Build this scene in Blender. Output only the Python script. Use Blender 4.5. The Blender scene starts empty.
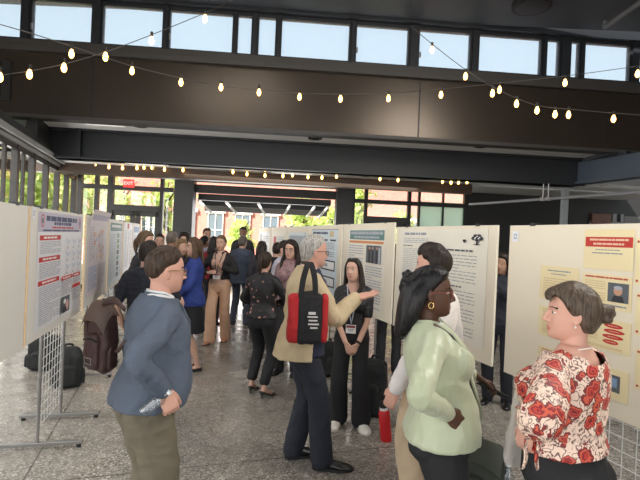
import bpy, bmesh, math, random
import numpy as np
from mathutils import Vector, Matrix

SC = bpy.context.scene
COL = SC.collection
random.seed(7)
RNG = np.random.default_rng(7)
F = 470.0                       # focal length in pixels of a 640x480 picture
CAM_H = 1.75
ROLL = math.radians(2.5)
PITCH = -2.0 / F

# ------------------------------------------------------------------ camera
cam_data = bpy.data.cameras.new('camera')
cam_data.sensor_width = 36.0
cam_data.lens = F / 640.0 * 36.0
cam_data.clip_start = 0.05
cam_data.clip_end = 300
cam = bpy.data.objects.new('camera', cam_data)
COL.objects.link(cam)
CAM_M = Matrix.Translation((0, 0, CAM_H)) @ Matrix.Rotation(math.pi / 2 + PITCH, 4, 'X') @ Matrix.Rotation(ROLL, 4, 'Z')
cam.matrix_world = CAM_M
SC.camera = cam


def P(px, py, D):
    """point of the place seen at a pixel of the photograph, at depth D (metres along world Y)"""
    d = CAM_M.to_3x3() @ Vector(((px - 320) / F, -(py - 240) / F, -1.0))
    d *= D / d.y
    return Vector((d.x, d.y, d.z + CAM_H))


def G(px, D):
    """ground position below an image column at head height, depth D"""
    p = P(px, 240 + 0.0436 * (px - 320), D)
    return p.x, p.y


# ------------------------------------------------------------------ materials
MATS = {}


def mat(name, col, rough=0.6, metal=0.0, bump=0.0, bscale=80.0, var=0.0, vscale=12.0, stretch=None, emit=None, estr=0.0,
        alpha=None, trans=0.0, spec=None, sheen=0.0, coat=0.0):
    if name in MATS:
        return MATS[name]
    m = bpy.data.materials.new(name)
    m.use_nodes = True
    nt = m.node_tree
    b = nt.nodes['Principled BSDF']
    c = (col[0], col[1], col[2], 1)
    b.inputs['Base Color'].default_value = c
    b.inputs['Roughness'].default_value = rough
    b.inputs['Metallic'].default_value = metal
    if spec is not None:
        b.inputs['Specular IOR Level'].default_value = spec
    if trans:
        b.inputs['Transmission Weight'].default_value = trans
    if sheen:
        b.inputs['Sheen Weight'].default_value = sheen
    if coat:
        b.inputs['Coat Weight'].default_value = coat
        b.inputs['Coat Roughness'].default_value = 0.15
    if emit is not None:
        b.inputs['Emission Color'].default_value = (*emit, 1)
        b.inputs['Emission Strength'].default_value = estr
    if bump or var:
        tc = nt.nodes.new('ShaderNodeTexCoord')
        mp = nt.nodes.new('ShaderNodeMapping')
        nt.links.new(tc.outputs['Object'], mp.inputs['Vector'])
        if stretch:
            mp.inputs['Scale'].default_value = stretch
        if bump:
            n = nt.nodes.new('ShaderNodeTexNoise')
            n.inputs['Scale'].default_value = bscale
            n.inputs['Detail'].default_value = 3
            nt.links.new(mp.outputs[0], n.inputs['Vector'])
            bp = nt.nodes.new('ShaderNodeBump')
            bp.inputs['Strength'].default_value = bump
            bp.inputs['Distance'].default_value = 0.01
            nt.links.new(n.outputs[0], bp.inputs['Height'])
            nt.links.new(bp.outputs[0], b.inputs['Normal'])
        if var:
            n = nt.nodes.new('ShaderNodeTexNoise')
            n.inputs['Scale'].default_value = vscale
            n.inputs['Detail'].default_value = 4
            nt.links.new(mp.outputs[0], n.inputs['Vector'])
            r = nt.nodes.new('ShaderNodeValToRGB')
            r.color_ramp.elements[0].position = 0.3
            r.color_ramp.elements[1].position = 0.7
            r.color_ramp.elements[0].color = (*[max(0, x * (1 - var)) for x in col], 1)
            r.color_ramp.elements[1].color = (*[min(1, x * (1 + var)) for x in col], 1)
            nt.links.new(n.outputs[0], r.inputs[0])
            nt.links.new(r.outputs[0], b.inputs['Base Color'])
    MATS[name] = m
    return m


def srgb(r, g, b):
    def f(c):
        c /= 255.0
        return c / 12.92 if c <= 0.04045 else ((c + 0.055) / 1.055) ** 2.4
    return (f(r), f(g), f(b))


# ------------------------------------------------------------------ mesh builder
class MB:
    def __init__(s):
        s.v, s.f, s.m = [], [], []

    def add(s, verts, faces, mi=0):
        o = len(s.v)
        s.v.extend([tuple(map(float, p)) for p in verts])
        s.f.extend([tuple(i + o for i in f) for f in faces])
        s.m.extend([mi] * len(faces))

    def box(s, c, size, M=None, mi=0):
        x, y, z = [k / 2 for k in size]
        vs = [Vector((a, b, d)) for a in (-x, x) for b in (-y, y) for d in (-z, z)]
        if M is not None:
            vs = [M @ p for p in vs]
        c = Vector(c)
        s.add([p + c for p in vs], [(0, 1, 3, 2), (4, 6, 7, 5), (0, 4, 5, 1), (2, 3, 7, 6), (0, 2, 6, 4), (1, 5, 7, 3)], mi)

    def beam(s, a, b, w, h, up=(0, 0, 1), mi=0):
        """box from a to b, w across, h along up"""
        a, b = Vector(a), Vector(b)
        t = (b - a).normalized()
        u = Vector(up)
        u = (u - t * u.dot(t)).normalized()
        r = t.cross(u)
        vs = []
        for p in (a, b):
            for i, j in ((-1, -1), (1, -1), (1, 1), (-1, 1)):
                vs.append(p + r * (i * w / 2) + u * (j * h / 2))
        s.add(vs, [(3, 2, 1, 0), (4, 5, 6, 7), (0, 1, 5, 4), (1, 2, 6, 5), (2, 3, 7, 6), (3, 0, 4, 7)], mi)

    def loft(s, rings, mi=0, caps=True, close=True):
        n = len(rings[0])
        vs = [p for r in rings for p in r]
        fs = []
        for k in range(len(rings) - 1):
            for i in range(n if close else n - 1):
                j = (i + 1) % n
                fs.append((k * n + i, k * n + j, (k + 1) * n + j, (k + 1) * n + i))
        if caps:
            fs.append(tuple(range(n))[::-1])
            fs.append(tuple(range((len(rings) - 1) * n, len(rings) * n)))
        s.add(vs, fs, mi)

    def tube(s, pts, rad, seg=10, ref=(1, 0.03, 0.02), mi=0, caps=True, sub=0, round_end=True):
        """tube along pts; rad: number, list of numbers or of (across, other)"""
        pts = [Vector(p) for p in pts]
        n = len(pts)
        if not isinstance(rad, (list, tuple)):
            rad = [rad] * n
        rad = [(r, r) if not isinstance(r, (list, tuple)) else r for r in rad]
        if sub:
            q, rr = [], []
            for i in range(n - 1):
                p0, p1, p2, p3 = pts[max(i - 1, 0)], pts[i], pts[i + 1], pts[min(i + 2, n - 1)]
                for k in range(sub):
                    t = k / sub
                    a = 2 * p1
                    b = (p2 - p0) * t
                    c = (2 * p0 - 5 * p1 + 4 * p2 - p3) * t * t
                    d = (-p0 + 3 * p1 - 3 * p2 + p3) * t ** 3
                    q.append((a + b + c + d) / 2)
                    u = t * t * (3 - 2 * t)
                    rr.append(tuple(rad[i][z] * (1 - u) + rad[i + 1][z] * u for z in (0, 1)))
            q.append(pts[-1])
            rr.append(rad[-1])
            pts, rad, n = q, rr, len(q)
        rings = []
        ref = Vector(ref)
        tang = []
        for i in range(n):
            t = pts[min(i + 1, n - 1)] - pts[max(i - 1, 0)]
            tang.append(t.normalized() if t.length > 1e-9 else Vector((0, 0, 1)))

        def ring(c, t, ra, rb):
            r = ref - t * ref.dot(t)
            if r.length < 1e-3:
                r = Vector((0.1, 1, 0.3)) - t * Vector((0.1, 1, 0.3)).dot(t)
            r.normalize()
            u = t.cross(r)
            return [c + r * (ra * math.cos(2 * math.pi * k / seg)) + u * (rb * math.sin(2 * math.pi * k / seg)) for k in range(seg)]
        if round_end:
            for e in (0.35, 0.8):
                a = math.sqrt(1 - (1 - e * 0.75) ** 2)
                k = 1 - e * 0.75
                rings.append(ring(pts[0] - tang[0] * (k * min(rad[0])), tang[0], rad[0][0] * a, rad[0][1] * a))
        for i in range(n):
            rings.append(ring(pts[i], tang[i], *rad[i]))
        if round_end:
            for e in (0.8, 0.35):
                a = math.sqrt(1 - (1 - e * 0.75) ** 2)
                k = 1 - e * 0.75
                rings.append(ring(pts[-1] + tang[-1] * (k * min(rad[-1])), tang[-1], rad[-1][0] * a, rad[-1][1] * a))
        s.loft(rings, mi, caps)

    def ell(s, c, r, M=None, nu=14, nv=9, mi=0):
        c = Vector(c)
        rings = []
        for j in range(nv):
            ph = math.pi * (j + 0.5) / nv
            rings.append([(Vector((math.sin(ph) * math.cos(2 * math.pi * i / nu) * r[0], math.sin(ph) * math.sin(2 * math.pi * i / nu) * r[1],
                                   -math.cos(ph) * r[2]))) for i in range(nu)])
        if M is not None:
            rings = [[M @ p for p in q] for q in rings]
        s.loft([[p + c for p in q] for q in rings], mi)

    def xform(s, fn):
        s.v = [tuple(fn(Vector(p))) for p in s.v]

    def mesh(s, name, mats):
        me = bpy.data.meshes.new(name)
        me.from_pydata(s.v, [], s.f)
        for m in mats:
            me.materials.append(m)
        if len(mats) > 1:
            me.polygons.foreach_set('material_index', s.m)
        me.update()
        return me

    def build(s, name, mats, parent=None, smooth=False, bevel=0.0):
        if not isinstance(mats, (list, tuple)):
            mats = [mats]
        me = s.mesh(name, mats)
        return link(name, me, parent, smooth, bevel)


def link(name, me, parent=None, smooth=False, bevel=0.0):
    if smooth:
        me.polygons.foreach_set('use_smooth', [True] * len(me.polygons))
        if smooth == 'auto':
            me.set_sharp_from_angle(angle=math.radians(38))
    o = bpy.data.objects.new(name, me)
    COL.objects.link(o)
    if parent is not None:
        o.parent = parent
    if bevel:
        b = o.modifiers.new('bevel', 'BEVEL')
        b.width = bevel
        b.segments = 2
        b.limit_method = 'ANGLE'
    return o


def tag(o, label, cat, group=None, kind=None):
    o['label'] = label
    o['category'] = cat
    if group:
        o['group'] = group
    if kind:
        o['kind'] = kind
    return o


def empty(name, loc=(0, 0, 0), rz=0.0):
    o = bpy.data.objects.new(name, None)
    COL.objects.link(o)
    o.location = loc
    o.rotation_euler = (0, 0, rz)
    o.empty_display_size = 0.1
    return o


def struct(o):
    o['kind'] = 'structure'
    return o


def copy_tree(o, parent=None):
    c = o.copy()
    COL.objects.link(c)
    if parent is not None:
        c.parent = parent
    for ch in list(o.children):
        copy_tree(ch, c)
    return c


# ------------------------------------------------------------------ sculpt helpers
def remesh(mb, vox, smooth=2, name='m'):
    me = mb.mesh(name, [])
    t = bpy.data.objects.new('tmp', me)
    COL.objects.link(t)
    md = t.modifiers.new('r', 'REMESH')
    md.mode = 'VOXEL'
    md.voxel_size = vox
    md.adaptivity = 0
    dg = bpy.context.evaluated_depsgraph_get()
    out = bpy.data.meshes.new_from_object(t.evaluated_get(dg))
    bpy.data.objects.remove(t)
    bpy.data.meshes.remove(me)
    out.name = name
    if smooth:
        n = len(out.vertices)
        co = get_co(out)
        e = np.empty(len(out.edges) * 2, np.int32)
        out.edges.foreach_get('vertices', e)
        e = e.reshape(-1, 2)
        cnt = np.bincount(e.ravel(), minlength=n).astype(float)
        cnt[cnt == 0] = 1
        for k in range(smooth):
            acc = np.zeros_like(co)
            for a in range(3):
                acc[:, a] = np.bincount(e[:, 0], co[e[:, 1], a], n) + np.bincount(e[:, 1], co[e[:, 0], a], n)
            lam = 0.55
            co = co * (1 - lam) + lam * acc / cnt[:, None]
        set_co(out, co)
    return out


def get_co(me):
    a = np.empty(len(me.vertices) * 3, np.float32)
    me.vertices.foreach_get('co', a)
    return a.reshape(-1, 3).astype(float)


def set_co(me, co):
    me.vertices.foreach_set('co', co.astype(np.float32).ravel())
    me.update()


def get_no(me):
    a = np.empty(len(me.vertices) * 3, np.float32)
    me.vertex_normals.foreach_get('vector', a)
    return a.reshape(-1, 3).astype(float)


def wav(co, scale, seed, stretch=(1, 1, 1), oct=2, ridged=False):
    """smooth folded noise from warped sines, about -1..1"""
    r = np.random.default_rng(seed)
    p = co * np.array(stretch)
    out = np.zeros(len(p))
    amp, tot = 1.0, 0
    for o in range(oct):
        w = p.copy()
        for k in range(3):
            d = r.normal(size=3)
            d /= np.linalg.norm(d)
            w += 0.35 / scale * np.sin(p @ d[:, None] * scale * 0.7 + r.uniform(0, 6.28)) * r.normal(size=3)[None, :]
        acc = np.zeros(len(p))
        for k in range(4):
            d = r.normal(size=3)
            d /= np.linalg.norm(d)
            acc += np.sin(w @ d * scale + r.uniform(0, 6.28))
        acc = acc / 2.4
        if ridged:
            acc = np.maximum(1 - 1.6 * np.abs(acc), -.35)
        out += amp * acc
        tot += amp
        amp *= 0.5
        scale *= 2.1
    return out / tot


def displace(me, amp, scale, seed, stretch=(1, 1, 1), weight=None, oct=2):
    co = get_co(me)
    d = wav(co, scale, seed, stretch, oct, True) * amp
    if weight is not None:
        d *= weight(co)
    set_co(me, co + get_no(me) * d[:, None])


def cut_faces(me, pred):
    """drop the faces whose centre satisfies pred (an array function)"""
    n = len(me.polygons)
    c = np.empty(n * 3, np.float32)
    me.polygons.foreach_get('center', c)
    k = pred(c.reshape(-1, 3).astype(float))
    bm = bmesh.new()
    bm.from_mesh(me)
    bm.faces.ensure_lookup_table()
    bmesh.ops.delete(bm, geom=[bm.faces[i] for i in np.nonzero(k)[0]], context='FACES')
    for it in range(6):
        new = []
        for v in bm.verts:
            be = [e for e in v.link_edges if e.is_boundary]
            if len(be) == 2:
                new.append((v, v.co * .4 + (be[0].other_vert(v).co + be[1].other_vert(v).co) * .3))
        for v, c2 in new:
            v.co = c2
    bm.to_mesh(me)
    bm.free()
    me.update()


def paint(me, mats, fn):
    """material slots by face centre: fn(centres) -> index array"""
    for m in mats:
        me.materials.append(m)
    n = len(me.polygons)
    c = np.empty(n * 3, np.float32)
    me.polygons.foreach_get('center', c)
    me.polygons.foreach_set('material_index', fn(c.reshape(-1, 3).astype(float)).astype(np.int32))
    me.update()
# ------------------------------------------------------------------ people
HZ = [.118, .110, .098, .08, .065, .05, .035, .02, .008, -.004, -.016, -.03, -.042, -.052, -.06, -.068, -.076, -.085, -.095, -.104, -.112, -.118]
_hz = [-.118, -.112, -.10, -.085, -.068, -.05, -.03, 0, .02, .05, .08, .10, .112, .118]
_hf = [.040, .066, .079, .082, .084, .084, .085, .083, .087, .084, .071, .052, .030, .008]
_hb = [.030, .040, .050, .060, .070, .082, .092, .100, .102, .097, .082, .060, .034, .008]
_hw = [.016, .028, .042, .053, .061, .066, .070, .072, .074, .071, .062, .046, .028, .008]


def head_r(z):
    return np.interp(z, _hz, _hw), np.interp(z, _hz, _hf), np.interp(z, _hz, _hb)


def sstep(a, b, x):
    t = np.clip((x - a) / (b - a), 0, 1)
    return t * t * (3 - 2 * t)


class Fig:
    def __init__(s, name, label, xy, H, face, fem=False, w=1.0, d=1.0, belly=0.0, bust=0.0, lean=0.0, side=0.0, twist=0.0, head=(0, 0, 0),
                 R=None, L=None, feet=None, vox=0.009, skin=(0.55, 0.33, 0.24), lips=None, seed=1, headscale=1.0, cat='person', group=None,
                 bodyname='body'):
        s.fem, s.vox, s.seed = fem, vox, seed
        s.s = H / 1.7
        s.root = empty(name, (xy[0], xy[1], 0), math.atan2(-face[0], face[1]))
        tag(s.root, label, cat, group)
        s.w, s.d, s.belly, s.bust = w, d, belly, bust
        s.lean, s.side, s.twist = [math.radians(a) for a in (lean, side, twist)]
        s.hs = headscale
        # torso profile
        T = [(.78, .08, .07, 0), (.85, .150, .105, -.006), (.90, .168, .118, -.010), (.97, .160, .112, -.004), (1.05, .142, .102, .002),
             (1.10, .138, .099, .004), (1.18, .148, .106, .004), (1.27, .160, .113, .002), (1.34, .160, .106, -.004), (1.39, .138, .088, -.012),
             (1.435, .105, .068, -.016), (1.465, .068, .056, -.016), (1.50, .054, .054, -.014)]
        T = np.array(T)
        if fem:
            T[:, 1] *= np.interp(T[:, 0], [.85, .95, 1.08, 1.3, 1.42, 1.5], [1.04, 1.03, .92, .92, .92, .86])
            T[:, 2] *= np.interp(T[:, 0], [.85, .95, 1.08, 1.3, 1.5], [1.04, 1.0, .92, .93, .85])
        fx = np.interp(T[:, 0], [1.36, 1.46], [w, 1 + (w - 1) * .4])
        fy = np.interp(T[:, 0], [1.36, 1.46], [d, 1 + (d - 1) * .4])
        T[:, 1] *= fx
        T[:, 2] *= fy
        if belly:
            g = np.exp(-((T[:, 0] - 1.04) / .13) ** 2)
            T[:, 3] += belly * .55 * g
            T[:, 2] += belly * .45 * g
            T[:, 1] += belly * .3 * g
        s.T = T
        s.shx = .156 * w * (.90 if fem else 1.0)
        s.legx = .088 * (w ** .7)
        # head
        pv = s.tw1((0, -.012, 1.475))
        Rt = s.rot(1.0)
        Rh = (Matrix.Rotation(math.radians(head[0]), 3, 'Z') @ Matrix.Rotation(-math.radians(head[1]), 3, 'X') @ Matrix.Rotation(math.radians(head[2]), 3, 'Y'))
        s.Rh = Matrix.Rotation(s.twist, 3, 'Z') @ Rh
        hc = Vector((0, .022, .112))
        s.hc = pv + s.Rh @ hc
        s.Mh = Matrix.Translation(s.hc) @ s.Rh.to_4x4() @ Matrix.Scale(headscale, 4)
        s.Mhi = s.Mh.inverted()
        # arms
        s.arm = {}
        for k, sg, q in (('R', 1, R), ('L', -1, L)):
            q = dict(q or {})
            S = s.tw1((sg * s.shx, -.012, 1.362))
            W = Vector(q.get('w', (sg * (s.shx + .07), .03, .85)))
            if q.get('tw'):
                W = s.tw1(W)
            E, W = s.ik(S, W, .285, .25, Vector(q.get('pole', (sg * .35, -1, -.1))))
            hd = Vector(q['d']).normalized() if 'd' in q else (W - E).normalized()
            pn = Vector(q.get('n', (-sg, .15, 0)))
            pn = (pn - hd * pn.dot(hd)).normalized()
            s.arm[k] = dict(S=S, E=E, W=W, d=hd, n=pn, sg=sg, curl=q.get('curl', (14, 18, 14)), thumb=q.get('thumb', 0.55), spread=q.get('spread', 0.0))
        # legs
        s.leg = {}
        feet = feet or {}
        for k, sg in (('R', 1), ('L', -1)):
            fx_, fy_, fz_, toe = feet.get(k, (sg * .105, 0, 0, -sg * 8))
            hip = Vector((sg * s.legx, -.005, .90))
            A = Vector((fx_, fy_ - .03, .085 + fz_))
            K, A2 = s.ik(hip, A, .42, .412, Vector((sg * .05, 1, 0)))
            s.leg[k] = dict(hip=hip, K=K, A=A, toe=math.radians(toe), sg=sg)
        s.skinm = mat('skin_%d_%d_%d' % tuple(int(c * 255) for c in skin), skin, 0.5, bump=0.05, bscale=300, spec=0.35)
        s.skin = skin
        s.lips = lips or (skin[0] * .8, skin[1] * .5, skin[2] * .5)
        s.browc = (.03, .02, .015)
        s.bodyname = bodyname

    # torso bending
    def rot(s, f):
        return (Matrix.Rotation(s.twist * f, 3, 'Z') @ Matrix.Rotation(-s.lean * f, 3, 'X') @ Matrix.Rotation(s.side * f, 3, 'Y'))

    def tw1(s, p):
        p = Vector(p)
        f = float(sstep(.88, 1.2, p.z))
        c = Vector((0, 0, .93))
        return c + s.rot(f) @ (p - c)

    def inv(s, co):
        """posed -> upright torso coordinates (exact above the waist)"""
        c = np.array((0, 0, .93))
        R = np.array(s.rot(1.0))
        q = (co - c) @ R + c
        f = sstep(.9, 1.15, co[:, 2])[:, None]
        return co * (1 - f) + q * f

    def hinv(s, co):
        M = np.array(s.Mhi)
        return co @ M[:3, :3].T + M[:3, 3]

    def ik(s, S, W, a, b, pole):
        d = W - S
        L = d.length
        if L > a + b - .004:
            W = S + d * ((a + b - .004) / L)
            d = W - S
            L = d.length
        u = d / L
        x = (a * a - b * b + L * L) / (2 * L)
        h = math.sqrt(max(a * a - x * x, 0))
        p = pole - u * pole.dot(u)
        p = p.normalized() if p.length > 1e-4 else Vector((0, -1, 0))
        return S + u * x + p * h, W

    def prof(s, z):
        T = s.T
        return tuple(float(np.interp(z, T[:, 0], T[:, k])) for k in (1, 2, 3))

    def torso(s, mb, zs, infl, flare=None, seg=28, ex=None):
        """rings of the trunk, inflated; flare(z) adds more; ex(z)->extra back/front shift"""
        rings = []
        for z in zs:
            rx, ry, yc = s.prof(z)
            i = infl + (flare(z) if flare else 0)
            sh = ex(z) if ex else 0
            ring = []
            for k in range(seg):
                a = 2 * math.pi * k / seg
                c, n = math.cos(a), math.sin(a)
                e = .86
                x = (rx + i) * math.copysign(abs(c) ** e, c)
                y = (ry + i) * math.copysign(abs(n) ** e, n) + yc + sh
                ring.append(s.tw1((x, y, z)))
            rings.append(ring)
        mb.loft(rings)

    def bustadd(s, mb, infl=0.0):
        if s.bust:
            b = s.bust
            for sg in (-1, 1):
                rx, ry, yc = s.prof(1.26)
                R3 = s.rot(1.0)
                mb.ell(s.tw1((sg * .072 * s.w, yc + ry - .028, 1.255)), (.068 + infl + b * .2, .05 + b * .75 + infl, .066 + infl + b * .3), M=R3)

    def armpts(s, k):
        a = s.arm[k]
        sg = a['sg']
        return s.tw1((sg * .075 * s.w, -.014, 1.392)), a['S'], a['E'], a['W']

    def armtube(s, mb, k, r, end=1.0, sub=6):
        """r: radii at (inner, shoulder, upper, elbow, lower, end)"""
        I, S, E, W = s.armpts(k)
        if end >= 1.0:
            W2 = E + (W - E) * end
            pts = [I, S, S.lerp(E, .5), E, E.lerp(W2, .5), W2]
        elif end > .5:
            W2 = E + (W - E) * ((end - .5) * 2)
            pts = [I, S, S.lerp(E, .5), E, E.lerp(W2, .5), W2]
        else:
            e2 = S.lerp(E, end * 2)
            pts = [I, S, S.lerp(e2, .5), e2]
            r = [r[0], r[1], r[2], r[-1]]
        mb.tube(pts, list(r), seg=16, sub=sub, ref=(0.2, 1, 0.1))

    def hand(s, mb, k):
        a = s.arm[k]
        W, d, n, sg = a['W'], a['d'], a['n'], a['sg']
        t = d.cross(n) if sg > 0 else n.cross(d)
        g = .93 if s.fem else 1.04
        # palm: flattened loft
        rings = []
        for q, hw, ht in ((-.03, .024, .020), (0, .026, .019), (.025, .034, .017), (.055, .041, .016), (.082, .042, .0135), (.098, .038, .010)):
            c = W + d * (q * g) + n * (.004 * g)
            rings.append([c + t * (hw * g * math.cos(2 * math.pi * i / 14)) + n * (ht * g * math.sin(2 * math.pi * i / 14)) for i in range(14)])
        mb.loft(rings)
        c1, c2, c3 = [math.radians(x) for x in a['curl']]
        sp = a['spread']
        for j, (off, L) in enumerate(((.030, .074), (.010, .082), (-.011, .076), (-.030, .060))):
            base = W + d * (.088 * g) + t * (off * g)
            dd = (d + t * (off * (1.5 + 10 * sp))).normalized()
            up = n
            pts = [base - dd * .02, base]
            ang = 0
            p = base
            for q, (seg_l, c) in enumerate(((.44, c1 * (1 + .08 * j)), (.31, c2), (.25, c3))):
                ang += c
                v = dd * math.cos(ang) + up * math.sin(ang)
                p = p + v * (L * seg_l * g)
                pts.append(p)
            mb.tube(pts, [.0092 * g, .0092 * g, .0084 * g, .0076 * g, .0062 * g], seg=8, sub=2, ref=t)
        b = W + d * (.018 * g) + t * (.024 * g)
        th = a['thumb']
        v = (d * .75 + t * th + n * .28).normalized()
        v2 = (d * .95 + t * th * .35 + n * .35).normalized()
        p1 = b + v * (.042 * g)
        p2 = p1 + v2 * (.034 * g)
        mb.tube([b - v * .012, b, p1, p2, p2 + (v2 + n * .15).normalized() * (.022 * g)], [.014 * g, .0145 * g, .0110 * g, .0095 * g, .0075 * g], seg=8, sub=2, ref=n)

    def headmesh(s, mb):
        seg = 40
        rings = []
        f = .95 if s.fem else 1.0
        for z in reversed(HZ):
            wx, yf, yb = [float(q) for q in head_r(z)]
            if s.fem:
                wx *= .96
            ring = []
            for i in range(seg):
                a = 2 * math.pi * i / seg
                c, n = math.cos(a), math.sin(a)
                e = .92
                x = wx * math.copysign(abs(c) ** e, c)
                y = (yf if n > 0 else yb) * math.copysign(abs(n) ** e, n)
                if y > 0:
                    g = math.exp(-((abs(x) - .031) / .017) ** 2 - ((z - .004) / .013) ** 2)
                    y -= .010 * g
                    y += (.004 if not s.fem else .002) * math.exp(-((z - .026) / .010) ** 2 - (x / .05) ** 2)
                    y += .004 * math.exp(-((abs(x) - .045) / .015) ** 2 - ((z + .03) / .016) ** 2)
                    y += .006 * math.exp(-((x) / .016) ** 2 - ((z + .10) / .012) ** 2)
                ring.append(Vector((x, y, z)))
            rings.append(ring)
        h = MB()
        h.loft(rings)
        h.tube([(0, .080, .018), (0, .090, -.006), (0, .101, -.028), (0, .103, -.036)], [(.007, .007), (.008, .009), (.0105, .010), (.010, .008)], seg=10, sub=3)
        for sg in (-1, 1):
            h.ell((sg * .0115, .090, -.0375), (.0085, .011, .0075))
            h.ell((sg * .0745, -.012, -.006), (.008, .018, .031), M=Matrix.Rotation(sg * .28, 3, 'Z') @ Matrix.Rotation(.15, 3, 'X'))
            h.ell((sg * .0735, -.008, -.030), (.007, .010, .011))
            h.ell((sg * .030, .0665, .002), (.0135, .012, .009))     # closed-lid bulge of the eyeball
        h.ell((0, .0805, -.0635), (.022, .0085, .0055))
        h.ell((0, .0795, -.0745), (.019, .0085, .0065))
        M = s.Mh
        h.xform(lambda p: M @ p)
        mb.v, o = mb.v + h.v, len(mb.v)
        mb.f += [tuple(i + o for i in q) for q in h.f]
        mb.m += h.m

    def finish(s, me, name, mats=None, parent=None, wr=None, weight=None, smooth=True):
        if wr:
            displace(me, wr[0], wr[1], s.seed * 13 + len(name), wr[2] if len(wr) > 2 else (1, 1, 1), weight)
        me.transform(Matrix.Scale(s.s, 4))
        me.update()
        if mats is not None:
            me.materials.clear() if len(me.materials) else None
            me.materials.append(mats)
        return link(name, me, parent or s.root, smooth)

    def body(s, neckr=None):
        mb = MB()
        s.torso(mb, [.80, .85, .90, .97, 1.05, 1.10, 1.18, 1.27, 1.34, 1.40, 1.435, 1.46], -.012, lambda z: .010 * float(sstep(1.30, 1.39, z)))
        r = neckr or (.049 if s.fem else .057)
        mb.tube([s.tw1((0, -.018, 1.40)), s.tw1((0, -.014, 1.46)), s.Mh @ Vector((0, -.022, -.06)), s.Mh @ Vector((0, -.015, -.02))],
                [r * 1.25, r, r * .97, r * .95], seg=18, sub=3)
        s.headmesh(mb)
        f = (.86 if s.fem else 1.0) * (1 + (s.w - 1) * .6)
        for k in 'RL':
            s.armtube(mb, k, [.040, .042 * f, .041 * f, .036 * f, .035 * f, .0255 * (.95 if s.fem else 1.05)], 1.0)
            s.hand(mb, k)
            g = s.leg[k]
            q = 1 + (s.w - 1) * .5
            mb.tube([g['hip'] + Vector((0, 0, .03)), g['hip'].lerp(g['K'], .3), g['K'], g['K'].lerp(g['A'], .33) + Vector((0, -.012, 0)), g['A'], g['A'] - Vector((0, 0, .03))],
                    [.076 * q, .068 * q, .045 * q, .046 * q, .030, .032], seg=14, sub=3)
            u = Vector((-math.sin(-g['toe']) * -1, math.cos(g['toe']), 0))
            u = Vector((-math.sin(g['toe']), math.cos(g['toe']), 0))
            dz = g['A'].z - .085
            mb.tube([g['A'] + Vector((0, 0, -.045)) - u * .03, g['A'] + Vector((0, 0, -.05 - dz * .4)) + u * .05, g['A'] + Vector((0, 0, -.06 - dz)) + u * .13], [.03, .033, .02], seg=10, sub=2)
        me = remesh(mb, s.vox if s.vox > .007 else s.vox * .62, 2 if s.vox > .007 else 3, s.bodyname)
        lipm = mat('lip_%d_%d' % (int(s.lips[0] * 255), int(s.lips[1] * 255)), s.lips, .45)
        mats = [s.skinm, lipm, mat('eye_white', (.75, .72, .68), .25), mat('iris_dark', (.03, .018, .012), .2), mat('brow_%d' % int(s.browc[0] * 255), s.browc, .8)]

        def fn(c):
            h = s.hinv(c)
            x, y, z = h[:, 0], h[:, 1], h[:, 2]
            ax = np.abs(x)
            idx = np.zeros(len(c), int)
            front = (y > .045) & (np.abs(z) < .12)
            idx[front & (((x / .024) ** 2 + ((z + .069) / .0105) ** 2) < 1)] = 1
            idx[front & ((((ax - .031) / .0135) ** 2 + ((z - .002) / .0046) ** 2) < 1)] = 2
            idx[front & ((((ax - .031) / .0066) ** 2 + ((z - .002) / .0056) ** 2) < 1)] = 3
            idx[front & (ax > .013) & (ax < .052) & (np.abs(z - (.0255 - .16 * np.abs(ax - .030))) < (.0030 if s.fem else .0040))] = 4
            return idx
        paint(me, mats, fn)
        s.bo = s.finish(me, s.bodyname)
        return s.bo

    # ---------------------------------------------------------------- garments
    def top(s, name, m, hem=.86, infl=.014, flare=0.0, sleeve=1.0, sr=None, neck=1.465, cut=None, wr=(.006, 26), vox=None, bust=True, back=0.0, ex=None, tube_top=False, hemflat=False):
        mb = MB()
        top = min(neck, 1.465)
        zs = list(np.arange(hem, top, .028)) + [top]
        fl = (lambda z: flare * float(sstep(1.12, hem, z)) - .0 + max(0, (.90 - z)) * .25) if flare or hem < .86 else None
        if hem < .84:
            # below the hips the coat hangs straight
            def fl(z, f=flare):
                base = f * float(sstep(1.12, hem, z))
                if z < .90:
                    rx, ry, yc = s.prof(z)
                    r0 = s.prof(.90)
                    base += r0[0] - rx
                return base
            rings_ok = [z for z in zs]
        s.torso(mb, zs, infl, fl, ex=ex)
        if bust:
            s.bustadd(mb, infl * .8)
        f = (.86 if s.fem else 1.0) * (1 + (s.w - 1) * .6)
        if sleeve:
            i = infl * .8
            r = sr or [.050 + i * .3, .050 * f + i, .048 * f + i, .041 * f + i, .038 * f + i, .031 * f + i]
            for k in 'RL':
                s.armtube(mb, k, r, sleeve)
        me = remesh(mb, vox or s.vox, 2, name)
        if wr:
            displace(me, wr[0], wr[1], s.seed * 7 + len(name), wr[2] if len(wr) > 2 else (1, 1, 1))
        if cut is not None:
            cut_faces(me, lambda c: cut(s.inv(c)))
        return s.finish(me, name, m)

    def collar(s, name, m, r=.068, z=1.452, h=.035, open_=.35, parent=None, th=.006, tilt=.012, flare=.012):
        """stand-and-fall collar round the neck, open at the front by open_ radians each side"""
        mb = MB()
        n = 26
        rings = []
        for i in range(n):
            a = math.pi / 2 + open_ + (2 * math.pi - 2 * open_) * i / (n - 1)
            c, q = math.cos(a), math.sin(a)
            drop = -.030 * max(0, q)
            ro, ri = r + flare, r
            pt = lambda rr, zz: s.tw1((rr * c, rr * .98 * q - .012, zz + drop))
            rings.append([pt(ri, z), pt(ro, z - .012), pt(ri + .004 + th, z + h), pt(ri + .002, z + h)])
        mb.loft(rings)
        mb.xform(lambda p: p * s.s)
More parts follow.
